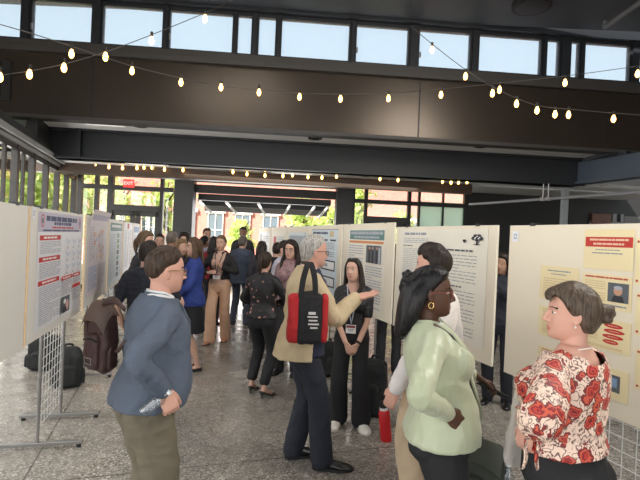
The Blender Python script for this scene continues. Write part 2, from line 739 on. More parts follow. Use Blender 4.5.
        return mb.build(name, m, parent or s.root, smooth='auto')

    def legs(s, name, m, waist=1.02, infl=.003, thigh=.086, knee=.068, hem=.062, hemz=.05, wr=(.005, 24), vox=None, seat=0.0, flare=0):
        mb = MB()
        s.torso(mb, [.80, .84] + list(np.arange(.87, waist, .03)) + [waist], infl)
        q = 1 + (s.w - 1) * .6
        for k in 'RL':
            g = s.leg[k]
            A = g['A']
            K = g['K']
            lo = A + Vector((0, 0, hemz - A.z)) if hemz < .3 else K.lerp(A, (K.z - hemz) / max(K.z - A.z, .05))
            mb.tube([g['hip'] + Vector((0, -.003, .05)), g['hip'] + Vector((0, -.004, -.05)), g['hip'].lerp(K, .5), K, K.lerp(lo, .5), lo],
                    [(thigh * .93 * q, thigh * 1.12 * q), (thigh * .98 * q, thigh * 1.14 * q), (thigh * .9 * q, thigh * .97 * q), knee * q, (knee + hem) / 2 * q, hem * q], seg=18, sub=4)
            if s.fem or seat:
                mb.ell(g['hip'] + Vector((0, -.055 - seat, -.01)), (.085 * q, .075 + seat * .4, .095))
        me = remesh(mb, vox or s.vox, 2, name)
        return s.finish(me, name, m, wr=wr)

    def skirt(s, name, m, waist=1.04, hem=.5, r0=.0, r1=.05, infl=.014, wr=(.006, 20), folds=0, vox=None):
        mb = MB()
        zs = np.linspace(hem, waist, 16)
        rings = []
        for z in zs:
            rx, ry, yc = s.prof(max(z, .90))
            t = float(sstep(.92, hem, z))
            ring = []
            for k in range(48):
                a = 2 * math.pi * k / 48
                i = infl + r1 * t + folds * t * math.sin(a * 9 + s.seed)
                ring.append(s.tw1(((rx + i) * math.cos(a), (ry + i) * math.sin(a) + yc, z)))
            rings.append(ring)
        mb.loft(rings)
        me = remesh(mb, vox or s.vox, 2, name)
        return s.finish(me, name, m, wr=wr)

    def shoes(s, m, sole, name='shoe', L=.272, w=.05, heel=0.0, high=.07, bulk=1.0, toe_pt=0.0):
        for k in 'RL':
            g = s.leg[k]
            A = g['A']
            base = max(0.0, A.z - .085 - (heel + .002 if heel else 0))
            u = Vector((-math.sin(g['toe']), math.cos(g['toe']), 0))
            r = Vector((u.y, -u.x, 0))
            o = Vector((A.x, A.y, 0)) - u * .062
            mb = MB()
            rings = []
            prof = [(-.004, .018, .030, .50), (.012, .030, .055, .7), (.05, .034, high + .012, 1), (.09, .033, high, 1), (.13, .037, high * .86, 1), (.17, .043, high * .70, 1),
                    (.205, .045, .044, 1), (.235, .040 - toe_pt, .036, 1), (.258, .028 - toe_pt, .028, .9), (.268, .012, .020, .8)]
            for q, hw, hh, sx in prof:
                hw *= bulk
                lift = base + (heel * max(0, 1 - q / .17) if heel else 0)
                ring = []
                for i in range(14):
                    a = 2 * math.pi * i / 14
                    zz = .004 + lift + hh * (.5 + .5 * math.sin(a)) if not heel else lift + .004 + hh * .72 * (.5 + .5 * math.sin(a))
                    wid = hw * (1 if math.sin(a) < .2 else (1 - .45 * (math.sin(a) - .2)))
                    ring.append(o + u * (q * L / .272) + r * (wid * math.cos(a)) + Vector((0, 0, zz)))
                rings.append(ring)
            mb.loft(rings)
            mb.xform(lambda p: p * s.s)
            so = mb.build(name, m, s.root, smooth=True)
            sb = MB()
            if heel:
                c = o + u * .022
                sb.tube([c + Vector((0, 0, base + heel + .008)), c + Vector((0, 0, base + heel * .5)) + u * .004, c + u * .008 + Vector((0, 0, base + .005))], [.022, .010, .006], seg=8, round_end=False)
                sb.xform(lambda p: p * s.s)
                sb.build('heel', sole, so, smooth=True)
            else:
                rings = []
                for zz, e in ((0, 0), (.022, .001)):
                    ring = []
                    for i in range(24):
                        a = 2 * math.pi * i / 24
                        q = .132 + .140 * math.cos(a)
                        hw = float(np.interp(q, [p[0] for p in prof], [p[1] for p in prof])) * bulk + .004
                        ring.append(o + u * (q * L / .272) + r * (math.copysign(hw, math.sin(a)) * min(1, abs(math.sin(a)) ** .45) if i % 12 else 0) + Vector((0, 0, base + zz)))
                    rings.append(ring)
                sb.loft(rings)
                sb.xform(lambda p: p * s.s)
                sb.build('sole', sole, so)

    # ---------------------------------------------------------------- hair
    def hair(s, col, style='short', th=.016, top=.022, side=.010, line=None, front=.074, rough=.45, amp=.004, extra=None, vox=None, name='hair', parting=None, ear=-.02, nape=-.085, sheen=0.0, wave=60):
        m = mat('hair_%s_%d_%d_%d' % (style, *[int(c * 255) for c in col]), col, rough, bump=.5, bscale=1.0, stretch=(110, 110, 12), var=.6, vscale=1.0, spec=.25)
        mb = MB()
        seg = 44
        zz = list(np.linspace(-.112, .112, 34)) + [.118]
        ly = [-.11, -.05, -.012, .02, .045, .07, .085]
        lz = line or ([nape, nape + .012, ear, .034, .058, front - .004, front] if ear > -.03 else [nape, nape + .005, ear, ear + .03, .05, front - .006, front])
        rings = []
        for z in zz:
            wx, yf, yb = [float(q) for q in head_r(z)]
            ring = []
            for i in range(seg):
                a = 2 * math.pi * i / seg
                c, n = math.cos(a), math.sin(a)
                e = .92
                x = wx * math.copysign(abs(c) ** e, c)
                y = (yf if n > 0 else yb) * math.copysign(abs(n) ** e, n)
                hl = float(np.interp(y, ly, lz))
                k = float(sstep(hl - .004, hl + .014, z))
                t = top * max(0, z / .118) ** 1.2 + (side if abs(c) > .6 else side * (1 - (.6 - abs(c))) + th * (.6 - abs(c))) * (1 - max(0, z / .118) ** 1.2)
                if y < 0:
                    t += (th - side) * max(0, -n) * (1 - max(0, z) / .118)
                if ear > -.03 and not extra:
                    t *= .35 + .65 * float(sstep(0, .055, z - hl))
                off = -.010 + (t + .010) * k
                v = Vector((x, y, z * .6))
                v.normalize()
                ring.append(Vector((x, y, z)) + v * off)
            rings.append(ring)
        mb.loft(rings)
        if extra:
            extra(mb)
        M = s.Mh
        mb.xform(lambda p: M @ p)
        me = remesh(mb, vox or min(s.vox, .0075), 2, name)
        co = s.hinv(get_co(me))
        d = wav(co, wave, s.seed * 3 + 1, (1, 1, .35), 2) * amp
        set_co(me, get_co(me) + get_no(me) * d[:, None])
        return s.finish(me, name, m)

    def glasses(s, m, r=.021, parent=None):
        mb = MB()
        M = s.Mh
        for sg in (-1, 1):
            pts = [(sg * .033 + r * 1.15 * math.cos(a), .0925 - .06 * (abs(sg * .033 + r * math.cos(a)) ** 1.5), -.002 + r * .85 * math.sin(a)) for a in np.linspace(0, 2 * math.pi, 19)]
            mb.tube(pts, .0024, seg=6, round_end=False)
            mb.tube([(sg * .057, .085, .006), (sg * .076, .06, .008), (sg * .081, .0, .006), (sg * .079, -.02, -.006)], .0024, seg=6)
        mb.tube([(-.012, .094, .002), (0, .098, .004), (.012, .094, .002)], .0022, seg=6)
        mb.xform(lambda p: (M @ p) * s.s)
        return mb.build('glasses', m, s.root, smooth=True)

    def lanyard(s, cordm, badgem, zb=1.08, yfront=.02, w=.085, h=.06, infl=.02, x0=.0, rib=.004):
        """ribbon round the neck down to a badge on the front of the trunk"""
        mb = MB()

        def fp(x, z):
            rx, ry, yc = s.prof(z)
            y = yc + (ry + infl) * math.sqrt(max(0.05, 1 - (x / (rx + .02)) ** 2)) + (s.bust * .9 + .015 if s.bust and z < 1.3 else 0)
            return s.tw1((x, y + .004, z))
        L = [s.tw1((-.06, -.03, 1.463))] + [fp(x0 + -.062 * (z - zb) / (1.43 - zb) - .0, z) for z in np.linspace(1.43, zb, 9)]
        R = [s.tw1((.06, -.03, 1.463))] + [fp(x0 + .062 * (z - zb) / (1.43 - zb), z) for z in np.linspace(1.43, zb, 9)]
        B = [s.tw1((.06, -.03, 1.463)), s.tw1((.035, -.075, 1.46)), s.tw1((-.035, -.075, 1.46)), s.tw1((-.06, -.03, 1.463))]
        for q in (L, R, B):
            mb.tube(q, [(rib, .0015)] * len(q), seg=6, ref=(1, 0, 0), round_end=False)
        mb.xform(lambda p: p * s.s)
        lo = mb.build('lanyard', cordm, s.root, smooth=True)
        c = fp(x0, zb - h / 2 - .005)
        bb = MB()
        R3 = s.rot(1.0)
        bb.box((0, 0, 0), (w, .004, h), M=R3)
        bb.box(R3 @ Vector((0, .0025, h * .28)), (w * .9, .001, h * .28), M=R3, mi=1)
        for i in range(2):
            bb.box(R3 @ Vector((0, .0025, -h * (.02 + .18 * i))), (w * (.6 - .15 * i), .001, h * .08), M=R3, mi=2)
        bb.xform(lambda p: (p + c + Vector((0, .006, 0))) * s.s)
        bb.build('badge', [badgem, mat('badge_band', (.25, .04, .05), .5), mat('print_grey', (.18, .18, .2), .7)], lo)
        return lo

    def wp(s, p):
        """unit local point -> world"""
        return s.root.matrix_world_now() @ (Vector(p) * s.s)

    def world(s):
        return Matrix.Translation(s.root.location) @ Matrix.Rotation(s.root.rotation_euler.z, 4, 'Z') @ Matrix.Scale(s.s, 4)
# ------------------------------------------------------------------ node helpers for patterned materials
def nodes(name, rough=.6):
    m = bpy.data.materials.new(name)
    m.use_nodes = True
    MATS[name] = m
    nt = m.node_tree
    b = nt.nodes['Principled BSDF']
    b.inputs['Roughness'].default_value = rough

    def N(t, **k):
        n = nt.nodes.new('ShaderNode' + t)
        for a, v in k.items():
            if a in n.bl_rna.properties:
                setattr(n, a, v)
            else:
                n.inputs[a.replace('_', ' ')].default_value = v
        return n
    return m, nt, b, N, lambda a, o: nt.links.new(a, o)


def ramp(N, stops, interp='LINEAR'):
    r = N('ValToRGB')
    cr = r.color_ramp
    cr.interpolation = interp
    while len(cr.elements) < len(stops):
        cr.elements.new(.5)
    for e, (p, c) in zip(cr.elements, stops):
        e.position = p
        e.color = (*c, 1)
    return r


def floral(name, base, petals, line, scale=10, thr=.34, keep=.4, lines=True, rough=.6):
    m, nt, b, N, lk = nodes(name, rough)
    tc = N('TexCoord')
    nz = N('TexNoise', Scale=scale * 1.6, Detail=2.0)
    lk(tc.outputs['Object'], nz.inputs['Vector'])
    mx = N('MixRGB', blend_type='ADD')
    mx.inputs['Fac'].default_value = .045 * 10 / scale
    lk(tc.outputs['Object'], mx.inputs['Color1'])
    lk(nz.outputs['Color'], mx.inputs['Color2'])
    vo = N('TexVoronoi', Scale=scale)
    lk(mx.outputs[0], vo.inputs['Vector'])
    # blossoms, petal rings from the distance to the cell centre
    n2 = N('TexNoise', Scale=scale * 3.2, Detail=1.0)
    lk(tc.outputs['Object'], n2.inputs['Vector'])
    ad = N('Math', operation='MULTIPLY_ADD')
    lk(n2.outputs[0], ad.inputs[0])
    ad.inputs[1].default_value = .45
    lk(vo.outputs['Distance'], ad.inputs[2])
    sb = N('Math', operation='SUBTRACT')
    lk(ad.outputs[0], sb.inputs[0])
    sb.inputs[1].default_value = .225
    st = []
    k = len(petals)
    for i, c in enumerate(petals):
        st.append((thr * i / k, c))
    fr = ramp(N, st, 'CONSTANT')
    lk(sb.outputs[0], fr.inputs[0])
    # background with vines
    if lines:
        v2 = N('TexNoise', Scale=scale * 1.9, Detail=1.5)
        lk(mx.outputs[0], v2.inputs['Vector'])
        sh = tuple(a * .72 + b * .28 for a, b in zip(base, line))
        br = ramp(N, [(0, base), (.38, base), (.395, line), (.425, line), (.44, base), (.53, base), (.545, sh), (.60, line), (.615, line), (.63, base)], 'LINEAR')
        lk(v2.outputs[0], br.inputs[0])
        bg = br.outputs[0]
    else:
        rgb = N('RGB')
        rgb.outputs[0].default_value = (*base, 1)
        bg = rgb.outputs[0]
    lt = N('Math', operation='LESS_THAN')
    lk(sb.outputs[0], lt.inputs[0])
    lt.inputs[1].default_value = thr
    sep = N('SeparateColor')
    lk(vo.outputs['Color'], sep.inputs[0])
    gt = N('Math', operation='GREATER_THAN')
    lk(sep.outputs[0], gt.inputs[0])
    gt.inputs[1].default_value = keep
    mu = N('Math', operation='MULTIPLY')
    lk(lt.outputs[0], mu.inputs[0])
    lk(gt.outputs[0], mu.inputs[1])
    mi = N('MixRGB')
    lk(mu.outputs[0], mi.inputs['Fac'])
    lk(bg, mi.inputs['Color1'])
    lk(fr.outputs[0], mi.inputs['Color2'])
    lk(mi.outputs[0], b.inputs['Base Color'])
    return m


def floor_material():
    m, nt, b, N, lk = nodes('polished_terrazzo', .3)
    tc = N('TexCoord')
    v = N('TexVoronoi', Scale=85.0)
    lk(tc.outputs['Object'], v.inputs['Vector'])
    sep = N('SeparateColor')
    lk(v.outputs['Color'], sep.inputs[0])
    r = ramp(N, [(0, srgb(90, 84, 78)), (.14, srgb(118, 113, 106)), (.5, srgb(138, 133, 126)), (.82, srgb(156, 151, 144)), (.94, srgb(192, 188, 181))], 'LINEAR')
    lk(sep.outputs[0], r.inputs[0])
    n = N('TexNoise', Scale=.7, Detail=5.0)
    lk(tc.outputs['Object'], n.inputs['Vector'])
    r2 = ramp(N, [(.3, (.72, .71, .70)), (.7, (1.12, 1.10, 1.07))])
    lk(n.outputs[0], r2.inputs[0])
    mu = N('MixRGB', blend_type='MULTIPLY')
    mu.inputs['Fac'].default_value = 1
    lk(r.outputs[0], mu.inputs['Color1'])
    lk(r2.outputs[0], mu.inputs['Color2'])
    # saw-cut joints along the hall and across it
    mp = N('Mapping', vector_type='POINT')
    lk(tc.outputs['Object'], mp.inputs['Vector'])
    mp.inputs['Rotation'].default_value = (0, 0, math.radians(-17.5))
    sx = N('SeparateXYZ')
    lk(mp.outputs[0], sx.inputs[0])
    outs = []
    for k, (off, per) in ((0, (.88 + .03, 3.1)), (1, (-6.9, 3.3))):
        a = N('Math', operation='ADD')
        lk(sx.outputs[k], a.inputs[0])
        a.inputs[1].default_value = off + 31 * per
        q = N('Math', operation='MODULO')
        lk(a.outputs[0], q.inputs[0])
        q.inputs[1].default_value = per
        l = N('Math', operation='LESS_THAN')
        lk(q.outputs[0], l.inputs[0])
        l.inputs[1].default_value = .011
        outs.append(l)
    mxx = N('Math', operation='MAXIMUM')
    lk(outs[0].outputs[0], mxx.inputs[0])
    lk(outs[1].outputs[0], mxx.inputs[1])
    mi = N('MixRGB')
    lk(mxx.outputs[0], mi.inputs['Fac'])
    lk(mu.outputs[0], mi.inputs['Color1'])
    mi.inputs['Color2'].default_value = (*srgb(74, 70, 66), 1)
    lk(mi.outputs[0], b.inputs['Base Color'])
    n3 = N('TexNoise', Scale=3.0, Detail=4.0)
    lk(tc.outputs['Object'], n3.inputs['Vector'])
    r3 = ramp(N, [(.35, (.16, .16, .16)), (.65, (.40, .40, .40))])
    lk(n3.outputs[0], r3.inputs[0])
    lk(r3.outputs[0], b.inputs['Roughness'])
    return m


def brick_material():
    m, nt, b, N, lk = nodes('red_brick', .85)
    tc = N('TexCoord')
    mp = N('Mapping')
    mp.inputs['Rotation'].default_value = (math.pi / 2, 0, 0)
    lk(tc.outputs['Object'], mp.inputs['Vector'])
    br = N('TexBrick', Scale=4.0)
    br.inputs['Color1'].default_value = (*srgb(206, 134, 118), 1)
    br.inputs['Color2'].default_value = (*srgb(192, 116, 102), 1)
    br.inputs['Mortar'].default_value = (*srgb(205, 190, 178), 1)
    br.inputs['Mortar Size'].default_value = .012
    lk(mp.outputs[0], br.inputs['Vector'])
    lk(br.outputs[0], b.inputs['Base Color'])
    return m


def glass_material(name, col=(1, 1, 1), rough=0.0, op=.12):
    """thin window pane: mostly clear, a faint reflection"""
    m, nt, b, N, lk = nodes(name)
    nt.nodes.remove(b)
    tr = N('BsdfTransparent')
    tr.inputs[0].default_value = (*col, 1)
    gl = N('BsdfGlossy')
    gl.inputs['Roughness'].default_value = rough
    mx = N('MixShader')
    mx.inputs[0].default_value = op
    lk(tr.outputs[0], mx.inputs[1])
    lk(gl.outputs[0], mx.inputs[2])
    lk(mx.outputs[0], nt.nodes['Material Output'].inputs[0])
    return m


# ------------------------------------------------------------------ materials of the place
M_DARK = mat('dark_bronze_frame', srgb(44, 42, 40), .45, metal=.3)
M_BEAM = mat('black_painted_steel', srgb(30, 32, 36), .5)
M_FASCIA = mat('brown_metal_fascia', srgb(76, 67, 58), .27, metal=.6, var=.06, vscale=.8)
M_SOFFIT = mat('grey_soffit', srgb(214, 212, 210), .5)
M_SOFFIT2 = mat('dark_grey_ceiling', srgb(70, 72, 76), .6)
M_STEEL = mat('blue_grey_steel', srgb(74, 84, 98), .5)
M_WHITE = mat('white_foam_board', srgb(232, 229, 222), .6, var=.015, vscale=2)
M_WARMTINT = mat('warm_tinted_foam_board', srgb(236, 226, 206), .6, var=.02, vscale=2)  # white foam board with the warm light tinted into its colour
M_EDGE = mat('foam_edge_tan', srgb(196, 168, 132), .7)
M_CHROME = mat('chromed_tube', srgb(150, 148, 146), .35, metal=.7)
M_WIRE = mat('pale_wire', srgb(206, 206, 204), .4, metal=.3)
M_INK = mat('ink', srgb(70, 70, 76), .7)
M_GLASS = glass_material('clear_pane', op=.06)
M_FROST = None

UX, UY = math.cos(math.radians(4.3)), math.sin(math.radians(4.3))


def T(a, y, z):
    """point on a line across the hall: a along it, y its depth at the middle"""
    return Vector((a * UX, y + a * UY, z))


def tbar(mb, a0, a1, y, z0, z1, dep, mi=0):
    """bar across the hall, front face at y, reaching dep behind it"""
    mb.beam(T(a0, y + dep / 2, (z0 + z1) / 2), T(a1, y + dep / 2, (z0 + z1) / 2), dep, z1 - z0, mi=mi)


def ta(px, y, py=None):
    """a-coordinate on the crosswise line of depth y for an image column"""
    r = P(px, py if py is not None else 215, 1.0)
    k = r.x
    return k * y / (UX - k * UY)


def tz(px, py, y):
    a = ta(px, y, py)
    D = y + a * UY
    return P(px, py, D).z


# ------------------------------------------------------------------ floor, ceilings, beams
fl = MB()
fl.box((0, 4.2, -.05), (26, 20.6, .1))
struct(fl.build('floor', floor_material()))
gr = MB()
gr.box((0, 40, -.08), (120, 130, .06))
struct(gr.build('ground_outside', mat('pale_paving', srgb(190, 186, 178), .8, var=.08, vscale=1.5)))

mb = MB()
tbar(mb, -10, 10, 9.85, 3.97, 5.20, .25)
tbar(mb, -10, 10, 9.72, 5.20, 5.30, .38, 1)
tbar(mb, -10, 10, 9.80, 5.30, 5.45, .30, 1)
tbar(mb, -10, 10, 9.80, 3.90, 3.97, .30, 1)
struct(mb.build('beam_fascia', [M_FASCIA, mat('fascia_ledge', srgb(62, 58, 55), .5)]))
mb = MB()
for px in (7,):
    a = ta(px, 9.8, 92)
    tbar(mb, a - .12, a + .05, 9.80, 4.2, 5.0, .06)
for px in (91, 420, 610):
    a = ta(px, 9.84, 95)
    tbar(mb, a - .012, a + .012, 9.842, 3.98, 5.19, .012)
struct(mb.build('trim_fascia_joints', M_DARK))
mb = MB()
tbar(mb, -10, 10, 9.85 + .25, 3.97, 4.05, 1.25)
struct(mb.build('ceiling_soffit', M_SOFFIT))
mb = MB()
aR = ta(580, 11.05, 170)
tbar(mb, -6.7, aR, 11.05, 3.30, 3.97, .30)
tbar(mb, -6.7, aR, 10.97, 3.30, 3.35, .46)
tbar(mb, -6.7, aR, 10.97, 3.92, 3.97, .46)
for px in (78, 583):
    a = ta(px, 11.0, 160)
    tbar(mb, a - .06, a + .06, 10.95, 3.30, 3.97, .09)
struct(mb.build('beam_dark_crosswise', M_BEAM))
mb = MB()
tbar(mb, -9.5, 9.5, 11.35, 3.34, 3.42, .75)
struct(mb.build('ceiling_behind_beam', M_SOFFIT))
mb = MB()
tbar(mb, -9.0, 3.95, 12.1, 3.09, 3.60, .3)
struct(mb.build('beam_far_brown', mat('far_brown_beam', srgb(62, 48, 36), .45, metal=.2)))
mb = MB()
tbar(mb, -9.5, 9.5, 12.4, 3.34, 3.5, 2.0)
struct(mb.build('ceiling_far', mat('far_ceiling', srgb(190, 186, 182), .6)))
mb = MB()
tbar(mb, -10, 10, 9.78, 6.37, 6.6, .4, 1)
mb.box((0, 1.7, 6.52), (22, 16.6, .2))
struct(mb.build('ceiling_hall', [mat('hall_ceiling_charcoal', srgb(58, 60, 66), .6), M_BEAM]))
# side of the raised hall and the low roof outside the left glazing
mb = MB()
mb.box((-10.6, 2.5, 4.9), (.3, 17, 3.3))
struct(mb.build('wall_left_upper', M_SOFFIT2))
mb = MB()
mb.box((10.8, 2.5, 3.3), (.3, 17, 6.6))
struct(mb.build('wall_right', mat('dark_plaster', srgb(70, 68, 68), .7)))

# left window wall, running back along the hall
LD = Vector((-.292, .956, 0)).normalized()
L0 = Vector((-5.47, 7.95, 0))


def LW(y, z, off=0.0):
    t = (y - L0.y) / LD.y
    p = L0 + LD * t
    return Vector((p.x + .956 * off, p.y + .292 * off, z))


mb = MB()
mb.beam(LW(-2.5, 3.42), LW(13.75, 3.42), .34, .24)
mb.beam(LW(-2.5, 3.26, .05), LW(13.75, 3.26, .05), .12, .06, mi=1)
mb.beam(LW(-2.5, 3.34, .19), LW(13.75, 3.34, .19), .05, .10, mi=1)
mb.beam(LW(-2.5, .1), LW(13.75, .1), .2, .2)
mb.beam(LW(9.6, 3.8), LW(13.9, 3.8), .2, .5)
struct(mb.build('wall_left', [M_DARK, mat('pale_header_rail', srgb(150, 150, 148), .45, metal=.3)]))
mb = MB()
mb.v = []
pts = [LW(-2.5, 3.54), LW(13.75, 3.54), LW(13.75, 3.54, -1.1), LW(-2.5, 3.54, -1.1)]
mb.loft([pts, [p + Vector((0, 0, .12)) for p in pts]])
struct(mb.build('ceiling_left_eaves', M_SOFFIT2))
ys = [-2.4 + 1.01 * i for i in range(17)]
for i in range(16):
    y0, y1 = ys[i], ys[i + 1]
    f = MB()
    f.beam(LW(y0, .2), LW(y0, 3.3), .11, .14, up=LD)
    f.beam(LW(y0 + .07, .26), LW(y1 - .07, .26), .08, .1)
    f.beam(LW(y0 + .07, 3.18), LW(y1 - .07, 3.18), .08, .1)
    if i in (10, 11):
        f.beam(LW(y0 + .45, .2), LW(y0 + .45, 3.3), .05, .10, up=LD)
    w = struct(f.build('window_%d' % (i + 1), M_DARK))
    g = MB()
    g.beam(LW(y0 + .06, 1.75), LW(y1 - .06, 1.75), .012, 2.95)
    g.build('pane', M_GLASS, w)
f = MB()
f.beam(LW(13.7, 0), LW(13.7, 3.3), .14, .16, up=LD)
struct(f.build('trim_left_corner_post', M_DARK))

# clerestory windows above the fascia
clere = [(-30, 20), (31, 91), (102, 162), (169, 232), (237, 251), (258, 275), (281, 349), (356, 408), (419, 470), (479, 541), (547, 559), (571, 579), (585, 630), (640, 690)]
m_frost, nt, b_, N_, lk_ = nodes('clerestory_glass', .25)
nt.nodes.remove(b_)
tr = N_('BsdfTransparent')
tr.inputs[0].default_value = (.92, .97, 1.0, 1)
tl = N_('BsdfTranslucent')
tl.inputs[0].default_value = (.75, .88, .98, 1)
mx_ = N_('MixShader')
mx_.inputs[0].default_value = .15
lk_(tr.outputs[0], mx_.inputs[1])
lk_(tl.outputs[0], mx_.inputs[2])
lk_(mx_.outputs[0], nt.nodes['Material Output'].inputs[0])
YC = 9.95
edges = []
for k, (x0, x1) in enumerate(clere):
    a0, a1 = ta(x0, YC, 40), ta(x1, YC, 50)
    f = MB()
    e = .035
    tbar(f, a0 - e, a0 + e * .3, YC - .02, 5.45, 6.37, .12)
    tbar(f, a1 - e * .3, a1 + e, YC - .02, 5.45, 6.37, .12)
    tbar(f, a0, a1, YC - .02, 5.44, 5.52, .12)
    tbar(f, a0, a1, YC - .02, 6.30, 6.38, .12)
    w = struct(f.build('window_%d' % (k + 21), M_BEAM))
    g = MB()
    tbar(g, a0, a1, YC + .04, 5.5, 6.32, .01)
    g.build('pane', m_frost, w)
    if x0 in (31, 169, 356, 419):
        h = MB()
        c = T(a0 + .03, YC - .05, 5.75)
        h.box(c, (.03, .03, .12))
        h.build('window_latch', M_CHROME, w)
    edges.append((a0 - e, a1 + e))
mb = MB()
for (p, q), (r, s_) in zip(edges[:-1], edges[1:]):
    if r > q:
        tbar(mb, q, r, YC - .06, 5.45, 6.40, .22)
struct(mb.build('trim_clerestory_mullions', M_BEAM))

# far glazed wall
YF = 14.0
ZT = 3.30


def fa(px, py=215):
    return ta(px, YF, py)


mb = MB()
for px, w in ((78, .12), (95, .10), (109, .16), (160.5, .10), (353, .08), (365.5, .10), (409, .10), (419, .06), (443, .04), (466, .14)):
    a = fa(px)
    tbar(mb, a - w / 2, a + w / 2, YF, 0, ZT + .1, .14)
for p0, p1, y0, y1 in ((77, 172, 183, 187.5), (352, 466, 198.5, 202.5)):
    tbar(mb, fa(p0), fa(p1), YF - .01, tz(p0, y1, YF), tz(p0, y0, YF), .16)
tbar(mb, fa(190), fa(337), YF - .02, 2.92, 3.16, .2)
tbar(mb, fa(190), fa(337), YF - .02, 3.24, 3.34, .2)
tbar(mb, fa(77), fa(173), YF, 0, .12, .14)
tbar(mb, fa(352), fa(466), YF, 0, .12, .14)
struct(mb.build('trim_far_glazing', M_DARK))
mb = MB()
tbar(mb, fa(77), fa(172), YF + .07, .1, 3.25, .012)
struct(mb.build('window_41', M_GLASS))
mb = MB()
tbar(mb, fa(352), fa(419), YF + .07, .1, 3.25, .012)
struct(mb.build('window_42', M_GLASS))
mb = MB()
tbar(mb, fa(419), fa(466), YF + .07, .1, 3.0, .02)
m_teal, nt, b_, N_, lk_ = nodes('teal_frosted_glass', .25)
tr = N_('BsdfTransparent')
tr.inputs[0].default_value = (.62, .82, .78, 1)
tl = N_('BsdfTranslucent')
tl.inputs[0].default_value = (.55, .74, .70, 1)
mx_ = N_('MixShader')
mx_.inputs[0].default_value = .65
lk_(tr.outputs[0], mx_.inputs[1])
lk_(tl.outputs[0], mx_.inputs[2])
lk_(mx_.outputs[0], nt.nodes['Material Output'].inputs[0])
struct(mb.build('window_43', m_teal))
# double doors, left and right
for k, (p0, p1, hy) in enumerate(((110, 159.5, (204, 210)), (366.5, 408, (216, 221.5)))):
    z1 = tz(p0, hy[0], YF)
    z0 = tz(p0, hy[1], YF)
    a0, a1 = fa(p0), fa(p1)
    f = MB()
    tbar(f, a0, a1, YF - .02, z0, z1, .18)
    mid = (a0 + a1) / 2
    d = struct(f.build('door_%d' % (k + 1), M_DARK))
    for s0, s1 in ((a0, mid - .01), (mid + .01, a1)):
        q = MB()
        for e0, e1 in ((s0, s0 + .13), (s1 - .13, s1)):
            tbar(q, e0, e1, YF + .02, .02, z0, .06)
        tbar(q, s0, s1, YF + .02, z0 - .14, z0, .06)
        tbar(q, s0, s1, YF + .02, .02, .3, .06)
        lf = q.build('leaf', M_DARK, d)
        q = MB()
        tbar(q, s0 + .1, s1 - .1, YF + .05, .25, z0 - .1, .01)
        q.build('pane', M_GLASS, lf)
        q = MB()
        tbar(q, s0 + .12, s1 - .12, YF - .05, 1.0, 1.05, .04)
        q.build('push_bar', M_CHROME, lf)
# columns
for k, (p0, p1, y) in enumerate(((172.5, 191.5, 13.75), (335.5, 352, 13.75))):
    a0, a1 = ta(p0, y), ta(p1, y)
    q = MB()
    tbar(q, a0, a1, y, 0, 3.4, .5)
    struct(q.build('column_%d' % (k + 1), mat('charcoal_column', srgb(46, 45, 47), .5)))
q = MB()
a0 = ta(563.5, 11.9, 200)
a1 = ta(568.5, 11.9, 200)
tbar(q, a0, a1, 11.9, 0, 3.34, .14)
struct(q.build('column_3', mat('pale_grey_column', srgb(158, 162, 166), .5)))
# dark rooms on the far right
q = MB()
tbar(q, fa(466), 12.5, YF, 0, 5.4, .15)
struct(q.build('wall_back', mat('near_black_wall', srgb(30, 29, 29), .6)))
q = MB()
for p0, p1, y0, y1 in ((612, 616, 197, 230), (620, 623, 197, 230), (590, 640, 224, 227)):
    tbar(q, fa(p0, 210), fa(p1, 210), YF - .05, 0 if y1 == 230 else 2.55, 2.9 if y1 == 230 else 2.65, .05)
struct(q.build('trim_back_frames', mat('light_frame', srgb(120, 118, 116), .5)))
q = MB()
tbar(q, fa(591, 210), fa(610, 210), YF - .08, 0, 2.88, .08)
d = struct(q.build('door_3', mat('red_brown_wood', srgb(96, 58, 42), .5, var=.2, vscale=6, stretch=(6, 6, .6))))
q = MB()
q.box(T(fa(606, 210), YF - .12, 1.05), (.12, .06, .03))
q.build('door_handle', M_CHROME, d)
q = MB()
tbar(q, fa(624, 210), 10.7, YF - .03, .9, 2.85, .03)
struct(q.build('window_44', mat('dim_panel', srgb(88, 84, 80), .4)))
# blue-grey side beam on the right, running towards the viewer
q = MB()
p0 = T(aR, 11.05, 0)
ax = Vector((.30, -.954, 0))
q.beam(p0 + Vector((0, 0, 3.62)), p0 + ax * 15 + Vector((0, 0, 3.62)), .14, .5)
q.beam(p0 + Vector((0, 0, 3.36)), p0 + ax * 15 + Vector((0, 0, 3.36)), .34, .05)
struct(q.build('beam_right_side', M_STEEL))
q = MB()
q.loft([[T(aR, 11.1, 3.88), T(10.5, 11.1, 3.88), T(10.5, 9.9, 3.88), T(aR, 9.9, 3.88)], [T(aR, 11.1, 3.95), T(10.5, 11.1, 3.95), T(10.5, 9.9, 3.95), T(aR, 9.9, 3.95)]])
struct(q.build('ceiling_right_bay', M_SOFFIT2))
# suspended rail
rail = empty('hanging_rail', P(548, 198, 9.4))
tag(rail, 'long pale metal pipe hung under the dark beam above the right boards', 'rail')
q = MB()
A_, B_ = P(470, 204.3, 11.4), P(652, 191.5, 7.6)
o_ = Vector(rail.location)
q.tube([A_ - o_, B_ - o_], .03, seg=10)
q.build('pipe', mat('pale_pipe', srgb(140, 142, 146), .4, metal=.4), rail)
for t in (.50, .53):
    c = A_.lerp(B_, t) - o_
    q = MB()
    q.tube([c, c + Vector((0, 0, .30))], .012, seg=8)
    q.box(c, (.09, .09, .07))
    q.build('hanger', M_CHROME, rail)

